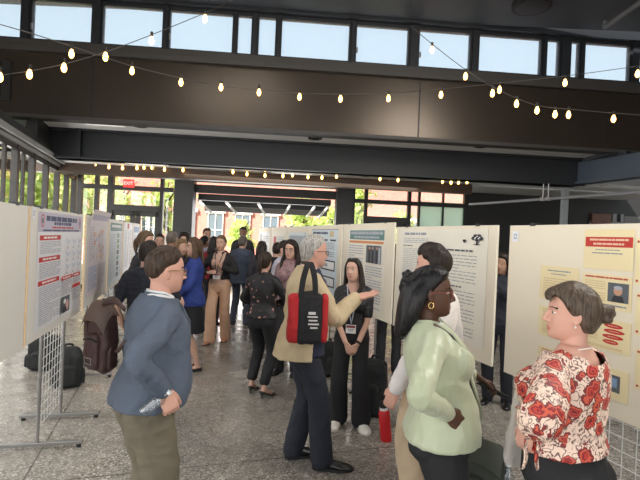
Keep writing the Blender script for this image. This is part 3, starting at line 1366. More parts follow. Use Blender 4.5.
# exit sign
ex = empty('exit_sign', T(fa(131, 184), YF - .16, tz(131, 184, YF)))
tag(ex, 'red lit exit sign hanging above the double glass doors at the far end', 'sign')
ex.rotation_euler = (0, 0, math.radians(4.3))
q = MB()
q.box((0, 0, 0), (.30, .05, .22))
q.build('housing', mat('sign_red', (.75, .03, .03), .4, emit=(1, .05, .04), estr=.9), ex)
q = MB()
q.tube([(0, .0, .11), (0, .0, .26)], .012, seg=8)
q.build('stem', M_CHROME, ex)


def text_mb(mb, s, M, size, mi=0, align='CENTER', th=.0):
    cu = bpy.data.curves.new('t', 'FONT')
    cu.body = s
    cu.size = size
    cu.align_x = align
    cu.align_y = 'CENTER'
    cu.resolution_u = 2
    cu.extrude = th
    o = bpy.data.objects.new('t', cu)
    COL.objects.link(o)
    dg = bpy.context.evaluated_depsgraph_get()
    me = bpy.data.meshes.new_from_object(o.evaluated_get(dg))
    mb.add([M @ v.co for v in me.vertices], [tuple(p.vertices) for p in me.polygons], mi)
    bpy.data.objects.remove(o)
    bpy.data.curves.remove(cu)
    bpy.data.meshes.remove(me)


q = MB()
text_mb(q, 'EXIT', Matrix.Translation((0, -.027, 0)) @ Matrix.Rotation(math.pi / 2, 4, 'X'), .13, th=.002)
q.build('lettering', mat('exit_letters', (1, .75, .7), .4, emit=(1, .6, .5), estr=1.2), ex)

# recessed downlights in the soffit, discs on the ceilings
def zdisc(px, py, z):
    r = P(px, py, 1.0) - Vector((0, 0, CAM_H))
    k = (z - CAM_H) / r.z
    return Vector((r.x * k, k, z))


for px, py, z, r in ((140, 125.5, 3.97, .16), (315, 138, 3.97, .16), (481, 146, 3.97, .16), (264, 170.3, 3.34, .13), (366, 175.5, 3.34, .13), (622, 152, 3.88, .16)):
    c = zdisc(px, py, z)
    t = empty('recessed_downlight', c)
    tag(t, {140: 'round dark downlight in the grey soffit at the left end', 315: 'round dark downlight in the soffit above the hall centre', 481: 'round dark downlight in the shaded soffit right of centre',
            264: 'small round downlight behind the black beam, left of centre', 366: 'small round downlight behind the black beam, right of centre', 622: 'round dark downlight in the bay at the far right'}[px], 'downlight', 'recessed downlights')
    q = MB()
    q.tube([(0, 0, .01), (0, 0, -.02)], r, seg=24, round_end=False)
    q.build('trim_ring', M_BEAM, t)
    q = MB()
    q.tube([(0, 0, -.015), (0, 0, -.026)], r * .6, seg=20, round_end=False)
    q.build('lens', mat('downlight_lens', srgb(60, 60, 60), .2), t)
c = zdisc(532, 2, 6.42)
t = empty('ceiling_speaker', c)
tag(t, 'large round dark grille on the hall ceiling at the top of the view', 'speaker')
q = MB()
q.tube([(0, 0, .02), (0, 0, -.10)], .36, seg=32, round_end=False)
q.build('grille', mat('black_grille', srgb(26, 27, 30), .7), t)
q = MB()
q.tube([(0, 0, -.085), (0, 0, -.11)], .30, seg=32, round_end=False)
q.build('cone', M_BEAM, t)
q = MB()
q.tube([zdisc(605, 27, 6.3), zdisc(650, -4, 6.3)], .05, seg=12)
q.tube([zdisc(605, 27, 6.3), zdisc(605, 27, 6.3) + Vector((0, 0, .2))], .05, seg=12)
tag(q.build('conduit_pipe', mat('grey_conduit', srgb(96, 98, 102), .5), smooth=True), 'grey conduit pipe on the dark ceiling in the top right corner', 'pipe')
for px, py, z, lab in ((105, 124, 3.95, 'slim white light fitting in the soffit at the left'), (147, 163.5, 3.32, 'slim white light fitting behind the black beam at the left'), (292, 172.5, 3.32, 'slim white light fitting behind the black beam near the middle')):
    t = empty('linear_light', zdisc(px, py, z))
    tag(t, lab, 'ceiling light', 'slim ceiling lights')
    t.rotation_euler = (0, 0, math.radians(4.3))
    q = MB()
    q.box((0, 0, 0), (.9 if z > 3.5 else 1.0, .14, .05))
    q.build('housing', mat('white_enamel', srgb(225, 225, 222), .4), t)
    q = MB()
    q.box((0, 0, -.028), (.8, .1, .008))
    q.build('diffuser', mat('light_diffuser', srgb(235, 232, 225), .4, emit=(1, .95, .85), estr=.35), t)

# ------------------------------------------------------------------ string lights
M_BULB = mat('warm_bulb', (1, .8, .5), .2, emit=(1, .52, .12), estr=9.0)
M_CORD = mat('cord_grey', srgb(70, 67, 64), .5)
M_SOCK = mat('black_socket', srgb(20, 20, 20), .5)
bulb_me, sock_me = None, None


def string_light(label, pts, bulbs, size, sub=8, wire=.0055, group='string lights'):
    """pts: (px,py,D) of the wire; bulbs: (px, py) of the glowing glass, hung from the wire"""
    global bulb_me, sock_me
    W = [P(*p) for p in pts]
    root = empty('string_light', W[len(W) // 2])
    tag(root, label, 'string light', group)
    o = Vector(root.location)
    q = MB()
    q.tube([w - o for w in W], wire, seg=6, sub=sub, round_end=False)
    q.build('wire', M_CORD, root, smooth=True)
    if bulb_me is None:
        b = MB()
        rings = []
        for z, r in ((0, .012), (-.02, .02), (-.05, .030), (-.075, .031), (-.1, .022), (-.112, .006)):
            rings.append([Vector((r * math.cos(2 * math.pi * i / 12), r * math.sin(2 * math.pi * i / 12), z)) for i in range(12)])
        b.loft(rings)
        bulb_me = b.mesh('bulb', [M_BULB])
        bulb_me.polygons.foreach_set('use_smooth', [True] * len(bulb_me.polygons))
        b = MB()
        b.tube([(0, 0, .055), (0, 0, -.004)], .018, seg=10, round_end=False)
        sock_me = b.mesh('socket', [M_SOCK])
    xs = [p[0] for p in pts]
    for px, py in bulbs:
        D = float(np.interp(px, xs, [p[2] for p in pts])) if xs[0] < xs[-1] else float(np.interp(px, xs[::-1], [p[2] for p in pts][::-1]))
        c = P(px, py, D) - o + Vector((0, 0, .06 * size))
        ob = bpy.data.objects.new('bulb', bulb_me)
        COL.objects.link(ob)
        ob.parent = root
        ob.location = c
        ob.scale = (size,) * 3
        so = bpy.data.objects.new('socket', sock_me)
        COL.objects.link(so)
        so.parent = ob
    return root


string_light('string of warm bulbs rising from the left edge to the clerestory glass', [(-12, 77, 6), (29, 71, 6.2), (64, 64, 6.4), (105, 52, 6.6), (151, 35, 6.9), (205, 13, 7.3), (225, 4, 7.6)],
             [(0, 77.5), (29.5, 74.5), (64, 68), (105.5, 57), (151.5, 41), (205, 19)], 1.15)
string_light('longest sagging string of warm bulbs stretching right across the brown fascia', [(-12, 21, 5.2), (30, 33, 5.5), (71, 46, 5.8), (132, 66, 6.4), (181, 78, 6.8), (221, 86, 7.1), (259, 90, 7.3), (299, 93, 7.4), (340, 94, 7.4), (388, 93, 7.4), (441, 89, 7.3), (500, 83, 7.2), (565, 76, 7.1), (638, 66, 7.0), (655, 62, 7)],
             [(71.5, 54), (132, 71), (181, 82.5), (221, 87.5), (259, 92.5), (299.5, 97), (340.5, 99), (388.5, 98.5), (441, 95), (499.5, 90), (565, 83), (637.5, 74)], 1.0)
string_light('string of warm bulbs dropping from the clerestory towards the right edge', [(411, 26, 7.4), (432, 44, 7.2), (466, 70, 7.0), (493, 87, 6.9), (516, 98, 6.9), (536, 105, 6.9), (555, 108, 6.9), (567, 109, 6.9), (613, 113, 6.9), (655, 116, 6.9)],
             [(432, 50), (465.5, 76.5), (492.5, 93.5), (516.5, 104), (537, 110.5), (555, 114.5), (568.5, 115), (613.5, 119)], 1.0)
string_light('distant row of small warm bulbs strung along the far brown beam', [(72, 162, 11.7), (96, 164.5, 11.7), (240, 171, 11.7), (400, 179, 11.7), (474, 181, 11.7)],
             [(78, 163.5), (84, 162.5), (96, 165), (109, 167), (122.5, 168), (137, 168), (144, 167.5), (152, 167.5), (164.5, 169.5), (183, 170), (233, 172), (247, 174), (265, 175.5), (283, 176), (292.5, 175), (308, 177), (322, 177.5), (336.5, 176.5), (380, 179), (398, 180), (442.5, 181.5), (451, 182.5), (458.5, 182.5), (467, 182)], .95, wire=.006)

# ------------------------------------------------------------------ outside: brick building, awning, trees
bk = empty('brick_building', T(0, 27, 0))
tag(bk, 'sunlit red brick building with white window lintels seen through the far opening', 'building')
bk.rotation_euler = (0, 0, math.radians(4.3))
bo = MB()
bo.box((0, 3, 4.5), (44, 6, 9))
bo.build('wall', brick_material(), bk)
M_WGL = mat('dark_window_glass', srgb(110, 122, 132), .1)
M_STONE = mat('white_stone', srgb(235, 230, 222), .6)
for i, px in enumerate((122, 150, 188, 216, 243, 271, 299, 327, 356, 384, 412)):
    a = ta(px, 27)
    q = MB()
    q.box((a, -.03, 1.85), (.86, .1, 2.1))
    w = q.build('window', M_WGL, bk)
    q = MB()
    q.box((a, -.08, 3.0), (1.1, .16, .2))
    q.build('lintel', M_STONE, w)
    q = MB()
    q.box((a, -.08, .73), (1.05, .2, .12))
    q.build('sill', M_STONE, w)
    q = MB()
    for dx in (-.41, 0, .41):
        q.box((a + dx, -.09, 1.85), (.045, .06, 2.1))
    for dz in (.82, 1.95, 2.87):
        q.box((a, -.09, dz), (.86, .06, .05))
    q.build('sash', M_STONE, w)
aw = empty('awning', T(fa(262), YF + .8, 2.7))
tag(aw, 'dark slatted awning with white struts outside the far opening', 'awning')
aw.rotation_euler = (0, 0, math.radians(4.3))
for y, z in ((-.35, .13), (.25, .0), (.85, -.13)):
    q = MB()
    q.box((0, y, z), (4.0, .16, .19))
    q.build('slat', M_DARK, aw)
for dx in (-1.95, -1.15, -.2, .75, 1.5, 1.9):
    q = MB()
    q.beam((dx, -.62, -.0), (dx + (.16 if dx < 0 else -.16), .80, -.26), .05, .06)
    q.build('strut', M_STONE, aw)

M_LEAF, nt, b_, N_, lk_ = nodes('spring_leaves', .6)
tc_ = N_('TexCoord')
nz_ = N_('TexNoise', Scale=2.5, Detail=3.0)
lk_(tc_.outputs['Object'], nz_.inputs['Vector'])
rp_ = ramp(N_, [(.3, srgb(186, 208, 112)), (.7, srgb(228, 238, 168))])
lk_(nz_.outputs[0], rp_.inputs[0])
lk_(rp_.outputs[0], b_.inputs['Base Color'])
tl_ = N_('BsdfTranslucent')
lk_(rp_.outputs[0], tl_.inputs[0])
mx_ = N_('MixShader')
mx_.inputs[0].default_value = .5
lk_(b_.outputs[0], mx_.inputs[1])
lk_(tl_.outputs[0], mx_.inputs[2])
lk_(mx_.outputs[0], nt.nodes['Material Output'].inputs[0])
M_BARK = mat('bark', srgb(92, 78, 64), .9, bump=.4, bscale=20)


def tree(label, x, y, h, r, n=900, seed=0, leaf=.22, group='trees outside'):
    rg = np.random.default_rng(seed)
    t = empty('tree', (x, y, -.05))
    tag(t, label, 'tree', group)
    q = MB()
    q.tube([(0, 0, 0), (.05, 0, h * .35), (-.04, .05, h * .6), (.03, 0, h * .85)], [.12, .1, .07, .03], seg=10, sub=3)
    for k in range(7):
        a = k * 2.4
        z = h * (.35 + .07 * k)
        q.tube([(0, 0, z), (math.cos(a) * r * .4, math.sin(a) * r * .4, z + h * .1), (math.cos(a) * r * .75, math.sin(a) * r * .75, z + h * .17)], [.045, .03, .015], seg=6, sub=2)
    q.build('trunk', M_BARK, t, smooth=True)
    q = MB()
    cl = [rg.normal(size=3) * np.array((r * .45, r * .45, h * .17)) + np.array((0, 0, h * .66)) for k in range(16)]
    for k in range(n):
        c = cl[k % 16] + rg.normal(size=3) * r * .24
        d1 = rg.normal(size=3)
        d1 /= np.linalg.norm(d1)
        d2 = np.cross(d1, rg.normal(size=3))
        d2 /= np.linalg.norm(d2)
        s_ = leaf * rg.uniform(.6, 1.2)
        q.add([c - d1 * s_, c + d2 * s_ * .5 + d1 * s_ * .1, c + d1 * s_, c - d2 * s_ * .5 - d1 * s_ * .1], [(0, 1, 2, 3)])
    q.build('crown', M_LEAF, t)


for i, (px, D, h, r, lab) in enumerate(((303, 21, 3.4, .75, 'small bright green tree before the brick wall, right part of the opening'), (331, 22, 3.2, .8, 'small bright green tree next to the dark column outside'),
                                        (243, 24, 2.9, .6, 'slim green tree standing between two brick building windows'), (166, 19, 4.2, .9, 'bright green tree outside the narrow pane left of the charcoal column'),
                                        (122, 22, 4.6, 1.3, 'leafy tree outside the far double doors'), (90, 24, 5, 1.6, 'leafy tree outside the far left corner glazing'), (358, 20, 4, .9, 'yellow green tree outside the narrow pane right of the dark column'),
                                        (402, 19, 3, .6, 'yellow green shrub outside the right double doors'))):
    x, y = G(px, D)
    tree(lab, x, y, h, r, seed=i + 3, n=700, leaf=.16)
for i, (x, y, h) in enumerate(((-11.8, 11.5, 5.5), (-12.6, 14.5, 5.0), (-13.8, 18, 6), (-9.9, 16.6, 4.4), (-12.5, 8, 5.4))):
    tree(['bright tree nearest beyond the left window wall', 'second tree outside the left windows', 'tall tree farthest off beyond the left windows', 'tree outside the corner of the left window wall', 'tree outside the left windows beside the blank board'][i],
         x, y, h, 1.9, seed=i + 30, n=1500, leaf=.24)

# ------------------------------------------------------------------ light
w = bpy.data.worlds.new('sky')
SC.world = w
w.use_nodes = True
nt = w.node_tree
bg = nt.nodes['Background']
tc = nt.nodes.new('ShaderNodeTexCoord')
sx = nt.nodes.new('ShaderNodeSeparateXYZ')
rp = nt.nodes.new('ShaderNodeValToRGB')
rp.color_ramp.elements[0].position = .0
rp.color_ramp.elements[0].color = (.88, .93, .96, 1)
rp.color_ramp.elements[1].position = .55
rp.color_ramp.elements[1].color = (.62, .77, .90, 1)
e = rp.color_ramp.elements.new(.30)
e.color = (.76, .87, .95, 1)
nt.links.new(tc.outputs['Generated'], sx.inputs[0])
nt.links.new(sx.outputs[2], rp.inputs[0])
nt.links.new(rp.outputs[0], bg.inputs[0])
bg.inputs[1].default_value = 1.15


def area(name, loc, target, sx_, sy_, power, col):
    l = bpy.data.lights.new(name, 'AREA')
    l.shape = 'RECTANGLE'
    l.size, l.size_y = sx_, sy_
    l.energy = power
    l.color = col
    o = bpy.data.objects.new(name, l)
    COL.objects.link(o)
    o.location = loc
    o.rotation_euler = (Vector(target) - Vector(loc)).to_track_quat('-Z', 'Y').to_euler()
    return o


sun = bpy.data.lights.new('sun', 'SUN')
sun.energy = 13.5
sun.angle = .02
sun.color = (1, .95, .88)
so = bpy.data.objects.new('sun', sun)
COL.objects.link(so)
so.rotation_euler = Vector((.5, .62, -.72)).to_track_quat('-Z', 'Y').to_euler()
area('rear_fill', (.5, -4.5, 3.4), (0, 4, 1.0), 9, 4.5, 190, (1, .97, .93))  # fill added behind the camera for people and boards; the rear is open
area('hall_overhead_fill', (3.8, 2.4, 6.2), (-1.0, 3.6, .8), 3, 3, 470, (1, .95, .88))  # added overhead fill without a fitting, brightens the left boards
area('hall_overhead_fill', (-2.0, 4.2, 6.2), (-1.2, 4.6, 0), 3, 3, 110, (1, .95, .88))  # second added fill from above, also without a fitting
area('far_downlights', (-.5, 12.0, 3.2), (-.5, 11.6, 0), 6, .6, 70, (1, .94, .86))
area('daylight_far_doors', (-2.4, 14.6, 1.6), (-2.0, 8, 1.0), 5, 2.6, 160, (.95, .98, 1))
area('daylight_left_windows', LW(5.5, 2.1, -.6), LW(5.5, 1.7, 3), 16, 3.0, 700, (1, .99, .96))

SC.view_settings.view_transform = 'Standard'
SC.view_settings.look = 'None'
SC.view_settings.exposure = 0.0
SC.view_settings.gamma = 1.0
SC.view_settings.use_curve_mapping = False
SC.cycles.use_denoising = True
SC.cycles.max_bounces = 7
SC.cycles.sample_clamp_indirect = 6
# ------------------------------------------------------------------ poster boards on wire-grid stands
class Board:
    """foam board standing along the hall from A to B (left to right as read); z0..z1"""

    def __init__(s, A, B, z0, z1, label, m=None, lean=0.0, group='poster boards'):
        s.A, s.B = Vector((*A, 0)), Vector((*B, 0))
        s.u = (s.B - s.A).normalized()
        s.W = (s.B - s.A).length
        s.n = Vector((s.u.y, -s.u.x, 0))        # out of the face, towards the reader
        s.z0, s.z1 = z0, z1
        c = (s.A + s.B) / 2
        s.c = Vector((c.x, c.y, z0))
        s.root = empty('poster_board', s.c, math.atan2(s.u.y, s.u.x))
        tag(s.root, label, 'board', group)
        H = z1 - z0
        q = MB()
        q.box((0, .008, H / 2), (s.W, .016, H))
        q.build('foam_panel', m or M_WHITE, s.root)
        q = MB()
        for sg in (-1, 1):
            q = MB()
            q.box((sg * (s.W / 2 + .002), .0085, H / 2), (.005, .018, H))
            q.build('edge_strip', M_EDGE if m is None else M_WARMTINT, s.root)
        for sg in (-1, 1):
            q = MB()
            q.box((sg * s.W * .36, .016, H + .004), (.04, .05, .02))
            q.build('clip', M_BEAM, s.root)

    def uv(s, px, py):
        """place on the face, metres from its lower left corner, seen at a pixel"""
        r = P(px, py, 1.0) - Vector((0, 0, CAM_H))
        k = (s.A).dot(s.n) / Vector((r.x, r.y, 0)).dot(s.n)
        p = r * k
        return (Vector((p.x, p.y, 0)) - s.A).dot(s.u), p.z + CAM_H - s.z0

    def at(s, u, v, out=0.0):
        p = s.A + s.u * u + s.n * out
        return Vector((p.x, p.y, s.z0 + v))


def stand(b, pos, width, label, top=None, feet=.62, foot_out=.0, group='wire grid stands', vis=True):
    """gridwall panel behind a board: two posts, two floor bars, the wire grid"""
    c = b.at(pos, 0, -.045)
    root = empty('grid_stand', (c.x, c.y, 0), math.atan2(b.u.y, b.u.x))
    tag(root, label, 'display stand', group)
    H = top or (b.z1 - .06)
    for sg in (-1, 1):
        q = MB()
        q.tube([(sg * width / 2, 0, .035), (sg * width / 2, 0, H)], .0135, seg=8, round_end=False)
        q.build('post', M_CHROME, root, smooth='auto')
        q = MB()
        q.box((sg * width / 2, foot_out, .04), (.04, feet, .028))
        ft = q.build('foot', M_CHROME, root, bevel=.004)
        for e in (-1, 1):
            q = MB()
            q.tube([(sg * width / 2, foot_out + e * (feet / 2 - .03), .0), (sg * width / 2, foot_out + e * (feet / 2 - .03), .03)], .018, seg=10, round_end=False)
            q.build('glide', M_BEAM, ft)
    q = MB()
    n = int(round(width / .076))
    for i in range(1, n):
        q.tube([(-width / 2 + width * i / n, 0, .16), (-width / 2 + width * i / n, 0, H)], .003, seg=5, round_end=False)
    z = .16
    while z < H:
        q.tube([(-width / 2, .004, z), (width / 2, .004, z)], .003, seg=5, round_end=False)
        z += .076
    q.build('wire_grid', M_WIRE, root)
    return root


PAPER = {'white': mat('paper_white', srgb(236, 236, 240), .5), 'cream': mat('paper_cream', srgb(238, 222, 178), .6), 'ivory': mat('paper_ivory', srgb(236, 230, 216), .55),
         'pinkish': mat('paper_pinkish', srgb(226, 216, 220), .55), 'bluish': mat('paper_bluish', srgb(214, 226, 232), .55)}
INK = {}


def ink(name, *c):
    INK[name] = mat('print_' + name, srgb(*c), .6)


ink('grey', 146, 148, 158)
ink('pale', 172, 176, 186)
ink('dark', 48, 48, 54)
ink('red', 196, 52, 48)
ink('brick', 190, 78, 66)
ink('navy', 62, 68, 104)
ink('teal', 96, 132, 128)
ink('green', 104, 150, 96)
ink('orange', 214, 138, 84)
ink('blue', 132, 160, 196)
ink('skin', 196, 150, 124)
ink('photo', 92, 98, 104)
ink('rose', 222, 176, 172)
ink('white', 240, 240, 240)
ink('sand', 214, 190, 150)
ink('lavender', 196, 190, 208)
ink('peach', 232, 200, 168)


class Sheet:
    """a printed sheet fixed flat on a board; drawn in metres from its lower left corner"""

    def __init__(s, b, u, v, w, h, paper, name, label, out=.003, cat='poster', group=None, curl=0.0):
        s.b, s.w, s.h = b, w, h
        s.mats = [PAPER[paper]]
        s.mb = MB()
        s.curl = curl
        # curved slab so the top can peel forward
        n = 10
        rings = []
        for i in range(n + 1):
            y = h * i / n
            f = s.off(y)
            rings.append([(0, -f, y), (w, -f, y), (w, -f - .0012, y), (0, -f - .0012, y)])
        s.mb.loft(rings)
        o = b.at(u, v, out)
        s.ob_loc, s.rz = o, math.atan2(b.u.y, b.u.x)
        s.name, s.label, s.cat, s.group = name, label, cat, group
        s.k = 0

    def off(s, y):
        return s.curl * max(0, (y / s.h - .7) / .3) ** 2

    def mi(s, name):
        m = INK[name]
        if m not in s.mats:
            s.mats.append(m)
        return s.mats.index(m)

    def poly(s, pts, col):
        s.k += 1
        e = .0016 + .00004 * s.k
        s.mb.add([(x, -s.off(y) - e, y) for x, y in pts], [tuple(range(len(pts)))], s.mi(col))

    def rect(s, x, y, w, h, col):
        """x, y, w, h as fractions of the sheet, from the top left"""
        x, w = x * s.w, w * s.w
        y0, y1 = s.h * (1 - y - h), s.h * (1 - y)
        n = max(1, int((y1 - y0) / s.h * 8)) if s.curl else 1
        for i in range(n):
            a, b_ = y0 + (y1 - y0) * i / n, y0 + (y1 - y0) * (i + 1) / n
            s.poly([(x, a), (x + w, a), (x + w, b_), (x, b_)], col)

    def ell(s, x, y, rx, ry, col, n=20):
        cx, cy = x * s.w, s.h * (1 - y)
        s.poly([(cx + rx * s.w * math.cos(2 * math.pi * i / n), cy + ry * s.h * math.sin(2 * math.pi * i / n)) for i in range(n)], col)

    def lines(s, x, y, w, h, n, col='grey', fill=.42, seed=1, words=True):
        """a block of small print: n lines broken into words"""
        r = random.Random(seed)
        for i in range(n):
            yy = y + h * i / n
            hh = h / n * fill
            end = x + w * (1 if i % 5 != 4 else r.uniform(.4, .85))
            xx = x
            while xx < end - .004:
                L = min(r.uniform(.03, .11) * max(w / .45, .5), end - xx)
                s.rect(xx, yy, L, hh, col)
                xx += L + .010

    def line(s, x0, y0, x1, y1, t, col):
        a = Vector((x0 * s.w, s.h * (1 - y0)))
        b = Vector((x1 * s.w, s.h * (1 - y1)))
        d = (b - a).normalized() * (t * s.w / 2)
        p = Vector((-d.y, d.x))
        s.poly([a - p, b - p, b + p, a + p], col)

    def done(s):
        o = s.mb.build(s.name, s.mats)
        # face of the sheet points to the reader: local -y is out of the board
        o.location = s.ob_loc
        o.rotation_euler = (0, 0, s.rz)
        tag(o, s.label, s.cat, s.group)
        return o


def rect_px(b, x0, y0, x1, y1):
    """upright rectangle of the board's face spanning a pixel box (its corners top left / lower right)"""
    u0, v1 = b.uv(x0, y0)
    u1, v0 = b.uv(x1, y1)
    return u0, v0, u1 - u0, v1 - v0


# left row, near to far
PL = [(-2.11, 3.42)]
dL = Vector((-.243, .970))
board = {}
n0 = Vector((-1.985, 3.215))
board['L1'] = Board(n0 - dL * .045 - dL * 1.46, n0 - dL * .045, .92, 1.88, 'blank white board nearest the viewer at the left edge')
board['L2'] = Board(n0, n0 + dL * 1.46, .92, 1.88, 'white board carrying the poster with red headings on the left')
dL2 = Vector((-.276, .961))
p = Vector((-2.52, 5.06))
for i, lab in ((3, 'third board of the left row, holding a poster with a curling top'), (4, 'fourth board of the left row, holding the teal and white poster'), (5, 'fifth board of the left row, its poster with a red mark on top'), (6, 'farthest board of the left row, next to the double doors')):
    board['L%d' % i] = Board(p, p + dL2 * 1.50, .87, 1.89, lab)
    p = p + dL2 * 1.57
# right row: each reads from its far end to its near end
dR = Vector((-.305, .952))
n1 = Vector((1.328, 3.285))
board['R1'] = Board(n1, n1 - dR * 1.52, .87, 1.895, 'warm-tinted board nearest the viewer on the right, covered with small yellow sheets', M_WARMTINT)
q0 = Vector((1.265, 3.47))
labs = ['large warm-tinted board behind the pale green jacket', 'board with the yellowish poster behind the person with clasped hands', 'board with the boxed diagram poster behind the tan coat',
        'narrow looking board seen past the dusky pink patterned blouse', 'board far down the right row with a red striped poster', 'farthest board of the right row, near the dark column']
for i, lab in enumerate(labs):
    board['R%d' % (i + 2)] = Board(q0 + dR * 1.52, q0 - (dR * .055 if i == 0 else dR * 0), .87, 1.90 if i == 0 else 1.95, lab, M_WARMTINT)
    q0 = q0 + dR * 1.585

# stands
stand(board['L1'], .75, .61, 'wire grid stand holding the blank white board at the left edge')
stand(board['L2'], .80, .62, 'chrome wire grid stand under the red-headed poster with long floor bars', feet=.66)
stand(board['L3'], .75, .61, 'wire grid stand behind the brown backpack under the third left board')
for i, w_ in ((4, 'fourth'), (5, 'fifth'), (6, 'farthest')):
    stand(board['L%d' % i], .75, .61, 'wire grid stand under the %s board of the left row' % w_)
stand(board['R1'], .95, .95, 'wide pale wire grid stand under the near right board behind the floral blouse')
for i, w_ in enumerate(('large warm-tinted board behind the green jacket', 'yellowish poster board behind the clasped hands', 'boxed diagram poster board', 'narrow looking board past the dusky pink blouse', 'red striped poster board', 'farthest board of the right row')):
    stand(board['R%d' % (i + 2)], .76, .61, 'wire grid stand under the ' + w_)

# --- L2: white poster, red headings
b = board['L2']
u0, v0, w_, h_ = rect_px(b, 38.5, 208.5, 77.5, 312)
v0 = .06
h_ = .875
s = Sheet(b, u0, v0, w_, h_, 'white', 'research_poster', 'white poster with red section headings and small diagrams on the left board')
s.rect(0, 0, 1, .17, 'lavender')
s.lines(.14, .03, .72, .055, 1, 'navy', .8, 3)
s.lines(.30, .08, .40, .035, 1, 'navy', .8, 4)
s.lines(.26, .122, .5, .02, 1, 'brick', .8, 5)
s.lines(.08, .15, .85, .02, 1, 'navy', .7, 6)
for x in (.07, .94):
    s.ell(x, .075, .035, .055, 'brick')
    s.ell(x, .075, .026, .042, 'lavender')
    s.ell(x, .075, .014, .026, 'navy')
for y in (.20, .385, .585):
    s.rect(.03, y, .42, .042, 'red')
    s.lines(.10, y + .012, .28, .02, 1, 'white', .8, int(y * 100))
s.lines(.04, .255, .42, .11, 8, 'pale', .4, 11)
s.lines(.04, .44, .42, .13, 9, 'pale', .4, 12)
s.lines(.04, .64, .42, .33, 20, 'pale', .4, 13)
for r in range(3):
    for c in range(3):
        x, y = .57 + .15 * c, .235 + .125 * r
        s.line(x, y, x + .04, y + .045, .006, 'blue')
        s.line(x + .04, y + .045, x + .09, y + .01, .006, 'blue')
        s.line(x + .04, y + .045, x + .03, y + .085, .006, 'pale')
        s.ell(x + .03, y + .09, .012, .01, 'grey', 8)
for x, w2 in ((.48, .25), (.76, .21)):
    s.rect(x, .60, w2, .038, 'red')
    s.lines(x + .03, .612, w2 - .06, .02, 1, 'white', .8, 7)
s.lines(.48, .65, .25, .14, 9, 'grey', .4, 15)
s.lines(.76, .65, .21, .05, 4, 'grey', .4, 16)
s.rect(.76, .715, .21, .035, 'red')
s.lines(.76, .765, .21, .12, 8, 'grey', .4, 17)
s.rect(.49, .80, .19, .16, 'photo')
s.ell(.56, .85, .03, .025, 'white')
s.ell(.62, .89, .035, .05, 'rose')
s.ell(.56, .93, .05, .03, 'dark')
s.done()
# tag in the corner of the board
for key, px, nm in (('L2', (33.5, 213), 'small white paper label at the top corner of the red-headed poster board'), ('R1', (516, 236.5), 'small white paper label in the upper corner of the near right board')):
    b = board[key]
    u, v = b.uv(*px)
    t = Sheet(b, u - .03, v - .035, .06, .07, 'white', 'paper_label', nm, cat='label')
    t.rect(.25, .25, .5, .5, 'pale')
    t.rect(.38, .38, .24, .24, 'white')
    t.done()

# --- L3: network-like pink poster whose top curls above the board
b = board['L3']
s = Sheet(b, .10, .10, 1.22, .99, 'pinkish', 'research_poster', 'pale pink poster with faint network drawing, its top curling over the board', curl=.06)
s.rect(.05, .03, .9, .10, 'lavender')
s.lines(.12, .05, .7, .05, 1, 'grey', .7, 3)
rr = random.Random(5)
nodes_ = [(rr.uniform(.3, .85), rr.uniform(.2, .6)) for _ in range(16)]
for i in range(16):
    for j in rr.sample(range(16), 2):
        s.line(*nodes_[i], *nodes_[j], .006, rr.choice(['rose', 'blue', 'lavender', 'peach']))
for x, y in nodes_:
    s.ell(x, y, .03, .03, rr.choice(['rose', 'peach', 'orange', 'lavender']), 10)
s.lines(.05, .2, .22, .4, 20, 'pale', .4, 8)
s.lines(.05, .66, .42, .28, 13, 'blue', .4, 9)
s.lines(.53, .66, .42, .28, 13, 'pale', .4, 10)
s.done()
# --- L4
b = board['L4']
s = Sheet(b, .13, .05, 1.25, .92, 'bluish', 'research_poster', 'white poster with a column of green and dark squares on the left row')
s.rect(0, 0, 1, .13, 'teal')
s.lines(.1, .03, .8, .06, 1, 'white', .7, 3)
for i, c in enumerate(('green', 'green', 'green', 'dark', 'teal', 'dark', 'teal', 'navy')):
    s.rect(.56, .17 + .095 * i, .2, .075, c)
s.lines(.05, .18, .44, .75, 30, 'pale', .4, 4)
s.lines(.8, .18, .16, .75, 30, 'pale', .4, 5)
s.done()
b = board['L5']
s = Sheet(b, .12, .05, 1.25, .95, 'white', 'research_poster', 'white poster with a red crest on top and a dark curve, fifth on the left')
s.rect(.36, .01, .22, .10, 'red')
s.lines(.06, .14, .3, .7, 26, 'pale', .4, 4)
for i in range(8):
    t0, t1 = i / 8, (i + 1) / 8
    s.line(.5 - .1 * t0 ** 2, .15 + .7 * t0, .5 - .1 * t1 ** 2, .15 + .7 * t1, .03, 'dark')
s.lines(.64, .14, .3, .7, 26, 'grey', .4, 5)
s.done()
b = board['L6']
s = Sheet(b, .12, .05, 1.2, .9, 'bluish', 'research_poster', 'pale blue and white poster at the far end of the left row')
s.rect(0, 0, 1, .14, 'blue')
s.lines(.06, .2, .4, .7, 20, 'grey', .4, 4)
s.rect(.55, .22, .38, .3, 'pale')
s.lines(.55, .58, .38, .34, 10, 'grey', .4, 5)
s.done()

# --- R1: separate yellow sheets
b = board['R1']


def sheet(px, paper, label, name='printed_sheet'):
    u0, v0, w_, h_ = rect_px(b, *px)
    return Sheet(b, u0, v0, w_, h_, paper, name, label, cat='sheet', group='sheets on the near right board')


